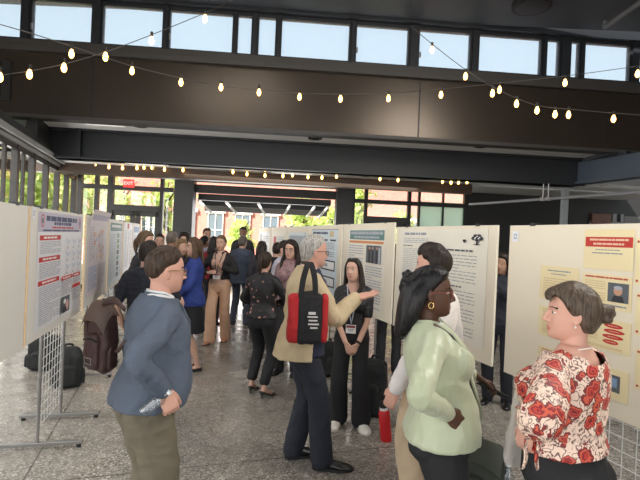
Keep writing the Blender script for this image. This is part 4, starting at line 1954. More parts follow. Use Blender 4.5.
s = sheet((585.5, 229.5, 633.5, 272), 'cream', 'yellow title sheet with a red banner at the top of the near right board')
s.rect(.03, .19, .95, .25, 'red')
s.lines(.12, .235, .78, .06, 1, 'cream' if 'cream' in INK else 'peach', .8, 2)
s.lines(.2, .34, .62, .06, 1, 'peach', .8, 3)
s.lines(.25, .50, .5, .035, 1, 'grey', .7, 4)
s.lines(.18, .58, .62, .04, 1, 'grey', .7, 5)
s.done()
s = sheet((583.5, 272.5, 631.5, 313), 'cream', 'yellow sheet with a portrait photograph below the red banner sheet')
s.lines(.06, .06, .86, .07, 1, 'brick', .7, 2)
s.lines(.06, .2, .44, .62, 9, 'sand', .45, 3)
s.rect(.55, .21, .40, .56, 'photo')
s.ell(.75, .44, .085, .13, 'skin')
s.ell(.75, .35, .085, .06, 'pale')
s.poly([(.62 * s.w, s.h * .24), (.88 * s.w, s.h * .24), (.84 * s.w, s.h * .42), (.67 * s.w, s.h * .42)], 'dark')
s.lines(.06, .86, .86, .08, 1, 'grey', .6, 4)
s.done()
s = sheet((583, 314, 630.5, 357), 'cream', 'yellow sheet with four red ovals, under the portrait sheet')
for i, (x, w2) in enumerate(((.66, .19), (.68, .21), (.66, .21), (.62, .16))):
    s.ell(x, .19 + .17 * i, w2, .072, 'red', 8 if False else 18)
    s.lines(x - .1, .18 + .17 * i, .2, .025, 1, 'peach', .7, i)
s.lines(.06, .12, .3, .6, 9, 'sand', .45, 3)
s.lines(.06, .86, .8, .09, 2, 'sand', .5, 7)
s.done()
s = sheet((582.5, 359, 628, 405), 'cream', 'lowest yellow sheet with a blue-grey picture, half behind the floral blouse')
s.rect(.58, .2, .26, .55, 'photo')
s.rect(.62, .3, .16, .3, 'blue')
s.lines(.06, .1, .4, .8, 10, 'sand', .45, 3)
s.done()
s = sheet((541.5, 265, 578, 304), 'cream', 'yellow sheet of fine print, topmost of the left column on the near right board')
s.lines(.2, .12, .6, .05, 1, 'grey', .7, 2)
s.lines(.3, .22, .4, .04, 1, 'grey', .7, 3)
s.lines(.1, .36, .8, .6, 8, 'sand', .4, 4)
s.done()
s = sheet((540, 305, 577, 344), 'cream', 'yellow sheet of small print, middle of the left column on the near right board')
s.lines(.1, .08, .8, .84, 11, 'sand', .45, 2)
s.done()
s = sheet((539, 345, 576, 386), 'cream', 'yellow sheet with brick-red heading lines, lowest of the left column on the near right board')
s.lines(.1, .06, .8, .3, 4, 'brick', .4, 2)
s.lines(.1, .45, .8, .45, 6, 'sand', .45, 3)
s.done()
for y0, y1, lab in ((238, 290, 'yellow sheet cut by the right edge, beside the red banner sheet'), (292, 346, 'yellow sheet cut by the right edge, beside the portrait sheet'), (348, 406, 'lowest yellow sheet cut by the right edge')):
    s = sheet((637, y0, 690, y1), 'cream', lab)
    s.ell(.05, .08, .03, .03, 'brick', 8)
    s.ell(.05, .93, .03, .03, 'brick', 8)
    s.lines(.12, .1, .8, .8, 12, 'sand', .45, 3)
    s.done()

# --- R2: large white poster with tree emblem
b = board['R2']
s = Sheet(b, *rect_px(b, 401, 229.5, 483.5, 350), 'ivory', 'research_poster', 'tall ivory poster with a tree emblem behind the green jacket')
s.lines(.07, .035, .3, .035, 1, 'grey', .7, 2)
s.lines(.06, .095, .34, .06, 3, 'pale', .4, 3)
s.lines(.06, .17, .13, .020, 1, 'photo', .6, 4)
s.lines(.06, .205, .34, .70, 34, 'pale', .28, 5)
# emblem: a round-crowned tree and a small shield beside it
for dx, dy, r in ((0, -.02, .035), (-.035, 0, .028), (.035, 0, .028), (-.02, -.04, .022), (.02, -.04, .022), (0, .012, .03)):
    s.ell(.915 + dx * .8, .082 + dy * .55, r * .85, r * .62, 'dark', 12)
for dx, dy in ((-.02, -.012), (.018, .004), (.0, -.03), (-.03, .006), (.03, -.014)):
    s.ell(.915 + dx * .7, .082 + dy * .6, .007, .006, 'white', 8)
s.rect(.907, .095, .016, .04, 'dark')
s.rect(.885, .132, .06, .006, 'dark')
s.ell(.80, .105, .018, .012, 'dark', 10)
s.rect(.792, .105, .016, .018, 'dark')
s.lines(.55, .185, .33, .028, 1, 'photo', .55, 6)
s.lines(.56, .235, .36, .26, 9, 'grey', .22, 7)
s.lines(.54, .512, .25, .024, 1, 'photo', .55, 8)
s.lines(.56, .555, .36, .4, 13, 'grey', .22, 9)
s.done()

# --- R3: yellowish poster, green-grey title block, orange rule, photo
b = board['R3']
s = Sheet(b, *rect_px(b, 348.5, 229, 382.5, 318), 'ivory', 'research_poster', 'poster with a grey-green title block and orange line behind the person with clasped hands')
s.rect(.07, .02, .9, .115, 'teal')
s.lines(.1, .035, .84, .045, 1, 'pale', .8, 2)
s.lines(.2, .09, .66, .035, 1, 'pale', .8, 3)
s.rect(.06, .15, .9, .03, 'orange')
s.lines(.05, .21, .42, .7, 22, 'pale', .4, 4)
s.rect(.56, .20, .36, .21, 'photo')
for x in (.62, .7, .8):
    s.rect(x, .24, .05, .17, 'dark')
    s.ell(x + .025, .235, .022, .018, 'skin', 10)
s.rect(.86, .22, .05, .19, 'pale')
s.lines(.55, .45, .4, .5, 16, 'pale', .4, 5)
s.done()
# --- R4: boxed diagram
b = board['R4']
s = Sheet(b, *rect_px(b, 312.5, 229.5, 335.5, 300), 'bluish', 'research_poster', 'white poster of boxed diagrams beside the head above the tan coat')
s.rect(.0, .0, 1, .012, 'grey')
s.lines(.05, .04, .6, .05, 1, 'navy', .7, 2)
s.rect(.72, .03, .14, .08, 'sand')
s.rect(.4, .15, .25, .025, 'dark')
s.rect(.74, .15, .2, .025, 'dark')
s.lines(.45, .2, .45, .22, 8, 'grey', .4, 3)
for y in (.46, .70):
    s.rect(.44, y, .5, .15, 'dark')
    s.rect(.47, y + .02, .44, .11, 'white')
    s.rect(.5, y + .05, .18, .05, 'pale')
s.lines(.05, .2, .33, .7, 24, 'pale', .4, 4)
s.done()
b = board['R5']
s = Sheet(b, .1, .06, 1.3, .9, 'bluish', 'research_poster', 'pale poster with a dark ruled line just left of the tan coat')
s.rect(.05, .06, .9, .2, 'pale')
s.rect(.04, .32, .9, .02, 'dark')
s.rect(.9, .0, .02, .4, 'dark')
s.lines(.06, .4, .86, .5, 14, 'grey', .4, 4)
s.done()
b = board['R6']
s = Sheet(b, .1, .06, 1.3, .9, 'ivory', 'research_poster', 'poster with a broad red upright stripe far down the right row')
s.rect(.12, .1, .22, .8, 'red')
s.lines(.42, .1, .5, .8, 16, 'pale', .4, 4)
s.done()
b = board['R7']
s = Sheet(b, .1, .06, 1.3, .9, 'white', 'research_poster', 'white poster with dark columns on the farthest right board')
s.rect(.1, .05, .1, .9, 'dark')
s.lines(.3, .1, .6, .8, 16, 'pale', .4, 4)
s.done()
# ------------------------------------------------------------------ people
def who_H(px, ytop, D, pad=.012):
    return P(px, ytop, D).z - pad


def loc(xy, face, H, p):
    """world point -> a person's own unit coordinates"""
    a = math.atan2(-face[0], face[1])
    d = Vector((p.x - xy[0], p.y - xy[1], p.z))
    d = Matrix.Rotation(-a, 3, 'Z') @ d
    return d / (H / 1.7)


def ldir(face, d):
    a = math.atan2(-face[0], face[1])
    return Matrix.Rotation(-a, 3, 'Z') @ Vector(d)


def cloth(name, c, rough=.8, bump=.55, bscale=15, var=.08, vscale=9, sheen=0.0, **k):
    bump, bscale = max(bump, .55), min(bscale, 18)
    return mat(name, srgb(*c), rough, bump=bump, bscale=bscale, var=var, vscale=vscale, sheen=sheen, **k)


SK_FAIR = (0.60, 0.36, 0.27)
SK_PINK = (0.62, 0.34, 0.26)
SK_TAN = (0.42, 0.24, 0.16)
SK_DARK = (0.085, 0.040, 0.024)
SK_BROWN = (0.22, 0.115, 0.07)
M_SHOE = mat('black_leather', srgb(24, 23, 24), .35)
M_SOLE = mat('dark_rubber', srgb(30, 29, 28), .7)
M_BLACK = cloth('black_cloth', (27, 27, 30))
M_CHAR = cloth('charcoal_cloth', (40, 41, 46))

HAIR_BROWN = (.030, .018, .012)
HAIR_DARK = (.022, .015, .012)
HAIR_BLACK = (.008, .007, .008)
HAIR_BLOND = (.20, .13, .065)
HAIR_GREY = (.36, .34, .31)


def vneck(zt, zb, wt, power=1.0):
    """open front: half width wt at height zt shrinking to nothing at zb"""
    def f(p):
        t = np.clip((p[:, 2] - zb) / (zt - zb), 0, 1.2)
        return (p[:, 1] > .0) & (np.abs(p[:, 0]) < wt * t ** power) & (p[:, 2] > zb)
    return f


def strip(x0, x1, z0, z1):
    def f(p):
        return (p[:, 1] > 0.0) & (p[:, 0] > x0) & (p[:, 0] < x1) & (p[:, 2] > z0) & (p[:, 2] < z1)
    return f


def lapel(fig, m, sg, zt, zb, wt, wl=.05, infl=.03, parent=None):
    """folded-back lapel lying on the jacket front"""
    mb = MB()
    L, n = [], 9
    for i in range(n):
        z = zb + (zt - zb) * i / (n - 1)
        t = i / (n - 1)
        xi = wt * t
        xo = xi + wl * (math.sin(math.pi * min(1, t * .78 + .05))) * (1.0 if t < .82 else .75)
        row = []
        for x in (xi, (xi + xo) / 2, xo):
            rx, ry, yc = fig.prof(z)
            y = yc + (ry + infl) * math.sqrt(max(.02, 1 - min(1, x / (rx + infl)) ** 2)) + (fig.bust * .5 if fig.bust else 0)
            row.append(fig.tw1((sg * x, y + .004, z)) * fig.s)
        L.append(row)
    back = [[p - fig.rot(1) @ Vector((0, .008, 0)) for p in r] for r in L]
    rings = [[r[0], r[1], r[2], q[2], q[1], q[0]] for r, q in zip(L, back)]
    mb.loft(rings)
    return mb.build('lapel', m, parent or fig.root, smooth='auto')


def buttons(fig, m, zs, x=.0, infl=.022, r=.009, parent=None):
    for z in zs:
        rx, ry, yc = fig.prof(z)
        mb = MB()
        c = fig.tw1((x, yc + (ry + infl), z)) * fig.s
        mb.ell(c, (r, .004, r), M=fig.rot(1), nu=10, nv=5)
        mb.build('button', m, parent or fig.root, smooth=True)


def flow(mb, pts, rad, sub=3):
    mb.tube(pts, rad, seg=12, sub=sub)


# ---- 1. person in the blue-grey blazer, bottle in hand -----------------------------------------------------
xy1, f1 = G(153, 2.42), Vector((.80, .60)).normalized()
H1 = who_H(165, 249, 2.4) + .01
bottle_hand = P(164, 391, 2.22)
g1 = Fig('person', 'person in a blue-grey blazer with a brown backpack, holding an empty plastic bottle', xy1, H1, f1, w=1.16, d=1.18, belly=.07, lean=7, vox=.007, skin=SK_PINK, seed=4,
         head=(-6, 2, 0), R=dict(w=loc(xy1, f1, H1, bottle_hand), pole=(.6, -1, 0), d=ldir(f1, (.35, .05, -.75)), n=ldir(f1, (-.5, .6, -.1)), curl=(40, 45, 30), thumb=.5),
         L=dict(w=(-.27, .05, .86), pole=(-1, -.6, 0)))
g1.browc = HAIR_BROWN
g1.body()
g1.hair((.045, .027, .018), 'short', th=.013, top=.020, side=.010, ear=.008, nape=-.052, front=.074, amp=.0055, wave=110)
M_BLAZER = cloth('blue_grey_wool', (84, 94, 110), bump=.3, bscale=260)
M_OXF = cloth('white_shirting', (226, 226, 226), var=.03)
g1.top('shirt', M_OXF, infl=.006, sleeve=0, hem=.92)
bz = g1.top('blazer', M_BLAZER, hem=.90, infl=.020, flare=.014, sleeve=.97, sr=[.055, .064, .060, .053, .049, .041], neck=1.45, cut=vneck(1.45, 1.08, .075), wr=(.009, 30, (1, 1, .8)))
g1.collar('collar', M_BLAZER, r=.074, z=1.43, h=.040, open_=.5, parent=bz)
g1.collar('shirt_collar', M_OXF, r=.066, z=1.445, h=.036, open_=.3)
for sg in (-1, 1):
    lapel(g1, M_BLAZER, sg, 1.43, 1.08, .072, infl=.03, parent=bz)
M_OLIVE = cloth('olive_chino', (108, 100, 84), bump=.2)
g1.legs('trousers', M_OLIVE, thigh=.100, knee=.084, hem=.072, wr=(.007, 26), seat=.008)
g1.shoes(M_SHOE, M_SOLE)
g1.glasses(mat('thin_gold_frame', (.35, .22, .1), .3, metal=.8))

# ---- 2. grey-haired man in the tan coat, arm held out -----------------------------------------------------
xy2, f2 = G(307, 3.62), Vector((.97, .24)).normalized()
H2 = who_H(311, 237, 3.6) + .02
g2 = Fig('person', 'person in a long tan coat holding out an open palm', xy2, H2, f2, w=1.02, d=1.22, belly=.03, lean=5, vox=.0075, skin=SK_PINK, seed=6, head=(4, 3, 0),
         R=dict(w=loc(xy2, f2, H2, P(356, 297.5, 3.56)), pole=(.5, -.35, -1), d=ldir(f2, (.95, .05, .22)), n=ldir(f2, (-.2, -.35, .9)), curl=(8, 12, 8), thumb=.9, spread=.15),
         L=dict(w=(-.24, .08, .88)), feet=dict(R=(.10, .19, 0, -14), L=(-.11, .02, 0, 6)))
g2.browc = HAIR_GREY
g2.body(neckr=.06)
g2.hair(HAIR_GREY, 'grey', th=.017, top=.016, side=.010, ear=-.004, nape=-.088, front=.082, amp=.004, wave=70)
M_TAN = cloth('tan_coat_cloth', (192, 173, 140), bump=.25)
M_NAVY = cloth('navy_knit', (36, 42, 64))
g2.top('sweater', M_NAVY, infl=.010, sleeve=0, hem=.835)
hem_ = MB()
c2 = g2.top('coat', M_TAN, hem=.815, infl=.026, flare=.025, sleeve=.97, cut=lambda p: vneck(1.46, .2, .16, .45)(p) | ((p[:, 1] > .03) & (p[:, 2] < .96)), wr=(.010, 28, (1, 1, .7)))
g2.collar('coat_collar', M_TAN, r=.072, z=1.43, h=.045, open_=.55, parent=c2, flare=.016)
g2.collar('shirt_collar', M_OXF, r=.064, z=1.445, h=.034, open_=.25)
g2.legs('trousers', cloth('navy_trouser', (30, 34, 46)), thigh=.090, knee=.080, hem=.080, hemz=.075, wr=(.007, 26))
g2.shoes(M_SHOE, M_SOLE, bulk=1.28, L=.30, high=.08)
g2.glasses(mat('dark_frame', (.03, .025, .02), .3))

# ---- 3. woman in black with the hanging badge ---------------------------------------------------------
xy3, f3 = G(356, 4.4), Vector((-.16, -1)).normalized()
H3 = who_H(357, 258, 4.4, .018)
g3 = Fig('person', 'person in a black short-sleeved top, hands clasped below a white badge', xy3, H3, f3, fem=True, w=.98, vox=.0075, skin=SK_FAIR, bust=.018, seed=8, head=(-22, -7, 4),
         R=dict(w=(.045, .20, .90), d=(-.35, .35, -.85), n=(-.7, -.6, .1), curl=(25, 30, 20), pole=(1, -.5, 0)), L=dict(w=(-.075, .185, .88), d=(.42, .3, -.8), n=(.6, -.7, .1), curl=(28, 30, 20), pole=(-1, -.5, 0)),
         feet=dict(R=(.11, .0, 0, -10), L=(-.13, .02, 0, 22)))
g3.browc = HAIR_DARK
g3.body()


def long3(mb):
    for sg in (-1, 1):
        flow(mb, [(sg * .040, .030, .112), (sg * .078, .012, .05), (sg * .088, -.012, -.05), (sg * .092, -.006, -.15), (sg * .088, .03, -.25), (sg * .08, .045, -.31)], [(.02, .03), (.018, .04), (.018, .042), (.02, .04), (.018, .034), (.008, .014)])
    flow(mb, [(0, -.07, .07), (0, -.095, -.05), (0, -.105, -.16), (0, -.11, -.27), (0, -.1, -.32)], [(.06, .03), (.08, .032), (.092, .03), (.085, .026), (.05, .012)])


g3.hair(HAIR_DARK, 'long', th=.014, top=.014, side=.010, ear=-.06, front=.088, amp=.003, extra=long3, rough=.35)
M_F3 = floral('black_print_blouse', srgb(24, 24, 28), [srgb(60, 62, 76), srgb(100, 96, 104), srgb(36, 36, 42)], (0, 0, 0), scale=30, thr=.26, keep=.45, lines=False)
g3.top('blouse', M_F3, hem=.98, infl=.014, sleeve=.36, sr=[.052, .060, .060, .058, .058, .056], neck=1.43, cut=vneck(1.45, 1.32, .07), wr=(.006, 26))
g3.legs('trousers', M_BLACK, waist=1.05, infl=.008, thigh=.092, knee=.088, hem=.104, hemz=.085, wr=(.007, 16, (1, 1, .4)))
g3.shoes(mat('white_sneaker', srgb(226, 222, 212), .6), mat('white_rubber', srgb(214, 208, 196), .6), bulk=1.32, L=.285, high=.08)
g3.lanyard(mat('pale_ribbon', srgb(170, 175, 190), .6), mat('badge_white', srgb(232, 232, 230), .4), zb=1.07, w=.10, h=.085, infl=.022, rib=.005)
wb = MB()
a_ = g3.arm['L']
cw = a_['W'] - a_['d'] * .02
wb.tube([cw - a_['d'] * .012, cw + a_['d'] * .012], .031, seg=14, round_end=False)
wb.xform(lambda p: p * g3.s)
wb.build('wristband', M_SOLE, g3.root, smooth='auto')

# ---- 4. woman in the pale green satin jacket --------------------------------------------------------------
xy4, f4 = G(449, 2.18), Vector((.98, -.10)).normalized()
H4 = who_H(428, 263, 2.16, .022)
g4 = Fig('person', 'person wearing glasses and a pale green satin jacket over black trousers', xy4, H4, f4, fem=True, w=1.10, d=1.16, belly=.035, bust=.014, lean=-8, vox=.007, skin=SK_DARK, lips=(.16, .05, .045), seed=10, head=(-5, -2, 0),
         R=dict(w=loc(xy4, f4, H4, P(447, 413, 1.98)), pole=(1, -.45, -.5), d=ldir(f4, (.75, .2, -.6)), n=ldir(f4, (.0, .8, -.2)), curl=(35, 35, 25), thumb=.4),
         L=dict(w=loc(xy4, f4, H4, P(474, 375, 2.38)), pole=(-.7, -.9, -.4), d=ldir(f4, (.85, .0, -.42)), n=ldir(f4, (-.2, -.3, -.9)), curl=(22, 30, 20), thumb=.6))
g4.browc = (.008, .006, .005)
g4.body(neckr=.052)


def hair4(mb):
    # swept back and half up, the lengths falling on the shoulders
    flow(mb, [(0, -.05, .085), (0, -.10, .03), (-.0, -.122, -.06), (0, -.135, -.15), (0, -.15, -.20), (0, -.145, -.225)], [(.062, .035), (.078, .04), (.078, .042), (.075, .042), (.062, .034), (.03, .015)])
    flow(mb, [(.06, -.02, .05), (.078, -.06, -.02), (.075, -.095, -.10), (.06, -.12, -.18)], [(.02, .03), (.024, .04), (.026, .038), (.012, .015)])
    flow(mb, [(-.06, -.02, .05), (-.078, -.06, -.02), (-.075, -.095, -.10), (-.06, -.12, -.18)], [(.02, .03), (.024, .04), (.026, .038), (.012, .015)])
    for k, (x, y, z, r) in enumerate(((0, -.115, .065, .03), (.02, -.13, .045, .026), (-.02, -.13, .05, .026), (.0, -.138, .02, .026), (.012, -.118, .095, .018), (-.01, -.135, .085, .014))):
        mb.ell((x, y, z), (r, r * .9, r))


g4.hair(HAIR_BLACK, 'halfup', th=.016, top=.017, side=.008, front=.074, ear=-.012, line=[-.09, -.08, -.03, .03, .062, .072, .074], extra=hair4, rough=.35, amp=.004)
M_SATIN = mat('pale_green_satin', srgb(172, 179, 150), .40, bump=.45, bscale=16, var=.05, vscale=5, sheen=.3)
g4.top('shell_top', M_BLACK, infl=.008, sleeve=0, hem=.90, neck=1.42, wr=None)
j4 = g4.top('jacket', M_SATIN, hem=.90, infl=.022, flare=.012, sleeve=.97, sr=[.058, .060, .056, .050, .046, .040], cut=vneck(1.47, .60, .12, .55), wr=(.0075, 36, (1, 1, .6)), neck=1.455)
for sg in (-1, 1):
    lapel(g4, M_SATIN, sg, 1.45, .98, .085, wl=.055, infl=.030, parent=j4)
g4.collar('collar', M_SATIN, r=.070, z=1.43, h=.036, open_=.6, parent=j4)
# white piping along the neckline of the black top
pp = MB()
for sg in (-1, 1):
    pts = []
    for z in np.linspace(1.445, 1.16, 8):
        t = (z - 1.16) / .285
        x = sg * (.004 + .062 * t)
        rx, ry, yc = g4.prof(z)
        pts.append(g4.tw1((x, yc + (ry + .012) * math.sqrt(1 - min(.9, (x / (rx + .012)) ** 2)) + (.018 if z < 1.33 else .018 * (1.445 - z) / .115), z)) * g4.s)
    pp.tube(pts, .0045, seg=6)
pp.build('piping', M_OXF, g4.root, smooth=True)
g4.legs('trousers', M_BLACK, infl=.010, waist=1.0, thigh=.094, knee=.08, hem=.075, wr=(.006, 20), seat=.02)
g4.shoes(M_SHOE, M_SOLE)
g4.glasses(mat('rosy_frame', (.20, .05, .04), .3), r=.024)
er = MB()
for a in np.linspace(0, 1, 1):
    er.tube([g4.Mh @ Vector((.079, -.008 + .012 * math.sin(t), -.054 - .014 * math.cos(t))) * 1.0 for t in np.linspace(0, 2 * math.pi, 15)], .0022, seg=6, round_end=False)
er.xform(lambda p: p * g4.s)
er.build('hoop_earring', mat('gold', (.8, .55, .2), .25, metal=1), g4.root, smooth=True)

# ---- 5. man in the white shirt behind her --------------------------------------------------------------
xy5, f5 = G(434, 2.98), Vector((-.70, .72)).normalized()
H5 = who_H(431, 245, 2.95, .022)
g5 = Fig('person', 'person in a white shirt and beige trousers, back turned, behind the green jacket', xy5, H5, f5, w=1.05, d=1.05, vox=.0085, skin=SK_PINK, seed=12, head=(12, 2, 0),
         R=dict(w=(.27, .06, .86)), L=dict(w=(-.26, .05, .86)))
g5.body()
g5.hair(HAIR_DARK, 'tousled', th=.026, top=.034, side=.018, ear=.002, nape=-.07, front=.07, amp=.012, wave=55)
g5.top('shirt', cloth('pale_shirt', (222, 216, 214), var=.04), hem=.93, infl=.020, flare=.01, sleeve=.99, wr=(.010, 24))
g5.collar('collar', cloth('pale_shirt', (0, 0, 0)), r=.066, z=1.445, h=.036, open_=.3)
g5.legs('trousers', cloth('beige_chino', (190, 168, 140)), thigh=.088, knee=.076, hem=.07, wr=(.006, 20))
g5.shoes(M_SHOE, M_SOLE)
wb = MB()
a_ = g5.arm['L']
wb.tube([a_['W'] - a_['d'] * .03, a_['W'] - a_['d'] * .0], .040, seg=14, round_end=False)
wb.xform(lambda p: p * g5.s)
wb.build('watch', M_SOLE, g5.root, smooth='auto')

# ---- 6. woman in the red floral blouse ------------------------------------------------------------------
xy6, f6 = G(575, 1.90), Vector((-.62, .78)).normalized()
H6 = who_H(578, 284, 1.90, .016)
g6 = Fig('person', 'person in a cream blouse with large red flowers, facing the near right board', xy6, H6, f6, fem=True, w=1.13, d=1.2, belly=.03, bust=.03, vox=.007, skin=SK_PINK, seed=14, head=(36, -2, 0),
         L=dict(w=loc(xy6, f6, H6, P(527, 425, 1.80)), pole=(-1, -.5, 0), d=ldir(f6, (-.05, .15, -.9)), n=ldir(f6, (.8, .5, 0)), curl=(25, 30, 20)),
         R=dict(w=(.08, .17, 1.06), pole=(1, -.3, 0), d=(-.6, .1, .5)))
g6.browc = HAIR_BROWN
g6.body(neckr=.051)


def hair6(mb):
    for k, (x, y, z, r) in enumerate(((0, -.118, .015, .034), (.022, -.128, .04, .026), (-.02, -.13, .035, .026), (.0, -.146, .02, .028), (.018, -.14, -.006, .024), (-.018, -.138, -.006, .024), (.03, -.14, .02, .016), (-.03, -.15, .035, .013), (.0, -.158, .045, .013))):
        mb.ell((x, y, z), (r, r, r * .85))
    flow(mb, [(.030, .060, .095), (.045, .086, .070), (.058, .080, .045)], [(.022, .016), (.018, .012), (.006, .005)])
    flow(mb, [(-.020, .066, .098), (-.034, .092, .074), (-.050, .088, .046)], [(.024, .016), (.020, .012), (.006, .005)])
    flow(mb, [(.0, .070, .098), (-.005, .098, .078), (-.014, .097, .05)], [(.024, .014), (.022, .010), (.006, .004)])


g6.hair((.085, .060, .043), 'pinned', th=.020, top=.022, side=.014, front=.06, ear=-.004, line=[-.085, -.072, -.026, .016, .046, .066, .072], extra=hair6, amp=.005, rough=.35)
M_FLOR = floral('cream_red_floral', srgb(236, 208, 190), [srgb(96, 30, 34), srgb(190, 56, 46), srgb(140, 34, 38), srgb(206, 90, 66), srgb(124, 40, 42)], srgb(104, 74, 68), scale=16.5, thr=.52, keep=.12)
bl = g6.top('blouse', M_FLOR, hem=1.02, infl=.022, flare=.012, sleeve=.80, sr=[.056, .062, .070, .074, .074, .050], neck=1.425, cut=lambda p: (p[:, 2] > 1.40) & (np.abs(p[:, 0]) < .078), wr=(.010, 28, (1, 1, .6)))
# gathered hem and tied cuffs
a_ = g6.arm['L']
for k in 'LR':
    a_ = g6.arm[k]
    c = a_['E'].lerp(a_['W'], .64)
    q = MB()
    dv = (a_['W'] - a_['E']).normalized()
    q.tube([c - dv * .02, c + dv * .004, c + dv * .03], [.048, .040, .050], seg=16, sub=3, round_end=False)
    q.xform(lambda p: p * g6.s)
    cf = q.build('cuff', M_FLOR, bl, smooth='auto')
    q = MB()
    side = dv.cross(Vector((0, 1, 0))).normalized()
    o3 = c + ldir(f6, (-.02, -.04, 0))
    for e in (-1, 1):
        q.tube([o3, o3 + ldir(f6, (e * .025, -.012, -.05)), o3 + ldir(f6, (e * .02, -.01, -.12)), o3 + ldir(f6, (e * .028, -.006, -.16))], [(.010, .004), (.014, .004), (.016, .004), (.012, .004)], seg=8, sub=3)
    q.xform(lambda p: p * g6.s)
    q.build('tie', M_FLOR, cf, smooth=True)
g6.legs('trousers', M_BLACK, infl=.008, waist=1.02, thigh=.096, knee=.082, hem=.075, wr=(.005, 20), seat=.02)
g6.shoes(M_SHOE, M_SOLE)
q = MB()
q.tube([g6.tw1((.072 * math.cos(t), -.016 + .070 * math.sin(t), 1.437 - .022 * math.sin(t))) * g6.s for t in np.linspace(0, 2 * math.pi, 33)], .0026, seg=6, round_end=False)
q.build('necklace', mat('pearl_cord', srgb(232, 226, 214), .35), g6.root, smooth=True)
q = MB()
for sg in (-1, 1):
    q.ell((g6.Mh @ Vector((sg * .080, -.004, -.044))) * g6.s, (.0045, .0045, .0055))
q.build('earrings', mat('pearl_cord', (0, 0, 0)), g6.root, smooth=True)

# ---- 7. woman with ponytail, black floral top, heels -----------------------------------------------------
xy7, f7 = G(266, 5.2), Vector((.30, .95)).normalized()
H7 = who_H(265, 247.5, 5.2, .016) - .045
g7 = Fig('person', 'person in a black flowered blouse, cropped black trousers and high heels, back turned', xy7, H7, f7, fem=True, w=1.05, d=1.02, vox=.009, skin=SK_FAIR, seed=16, bust=.02,
         L=dict(w=(-.10, .22, 1.05), pole=(-1, -.4, -.3)), R=dict(w=(.10, .24, 1.08), pole=(1, -.4, -.3)), feet=dict(L=(-.10, .02, .055, 4), R=(.12, -.10, .055, -18)))
g7.body()


def tail(mb):
    mb.ell((0, -.12, .035), (.028, .026, .026))
    flow(mb, [(0, -.12, .035), (0, -.145, .0), (0, -.15, -.07), (.005, -.14, -.14)], [.022, .032, .03, .01])


g7.hair(HAIR_BROWN, 'tail', th=.012, top=.016, side=.010, ear=-.01, extra=tail)
M_F7 = floral('black_flower_blouse', srgb(22, 21, 24), [srgb(150, 100, 92), srgb(190, 150, 130), srgb(96, 60, 62)], (0, 0, 0), scale=17, thr=.30, keep=.5, lines=False)
g7.top('blouse', M_F7, hem=.93, infl=.020, flare=.012, sleeve=.97, sr=[.056, .06, .058, .052, .054, .042], wr=(.011, 22))
g7.legs('trousers', M_BLACK, infl=.004, waist=1.05, thigh=.09, knee=.072, hem=.06, hemz=.20, wr=(.005, 20))
g7.shoes(M_SHOE, M_SHOE, heel=.062, high=.048, toe_pt=.008)

# ---- 8. curly-haired woman with glasses ------------------------------------------------------------------
xy8, f8 = G(292, 6.0), Vector((-.22, -1)).normalized()
H8 = who_H(294, 240, 6.0, .02)
g8 = Fig('person', 'person in a dusky pink patterned blouse and glasses, partly hidden by the tan coat', xy8, H8, f8, fem=True, vox=.009, skin=SK_FAIR, bust=.02, seed=18, head=(-8, 0, 0))
g8.body()


def wavy(mb):
    for sg in (-1, 1):
        flow(mb, [(sg * .05, .03, .10), (sg * .092, .01, .03), (sg * .085, -.01, -.05), (sg * .112, .01, -.13), (sg * .095, .04, -.21), (sg * .11, .05, -.28)], [(.02, .03), (.026, .04), (.03, .045), (.034, .04), (.03, .034), (.012, .014)], 4)
    flow(mb, [(0, -.07, .07), (0, -.1, -.05), (0, -.11, -.2), (0, -.11, -.28)], [(.07, .035), (.09, .04), (.10, .035), (.05, .015)])


g8.hair(HAIR_DARK, 'wavy', th=.018, top=.022, side=.014, ear=-.06, front=.072, amp=.010, wave=50, extra=wavy)
g8.top('blouse', floral('pink_print_blouse', srgb(150, 120, 122), [srgb(190, 150, 150), srgb(110, 60, 70)], srgb(90, 60, 66), scale=22, thr=.3, keep=.4), hem=.92, infl=.018, sleeve=.95)
g8.legs('trousers', M_CHAR)
g8.shoes(M_SHOE, M_SOLE)
g8.glasses(mat('dark_frame', (0, 0, 0)), r=.023)


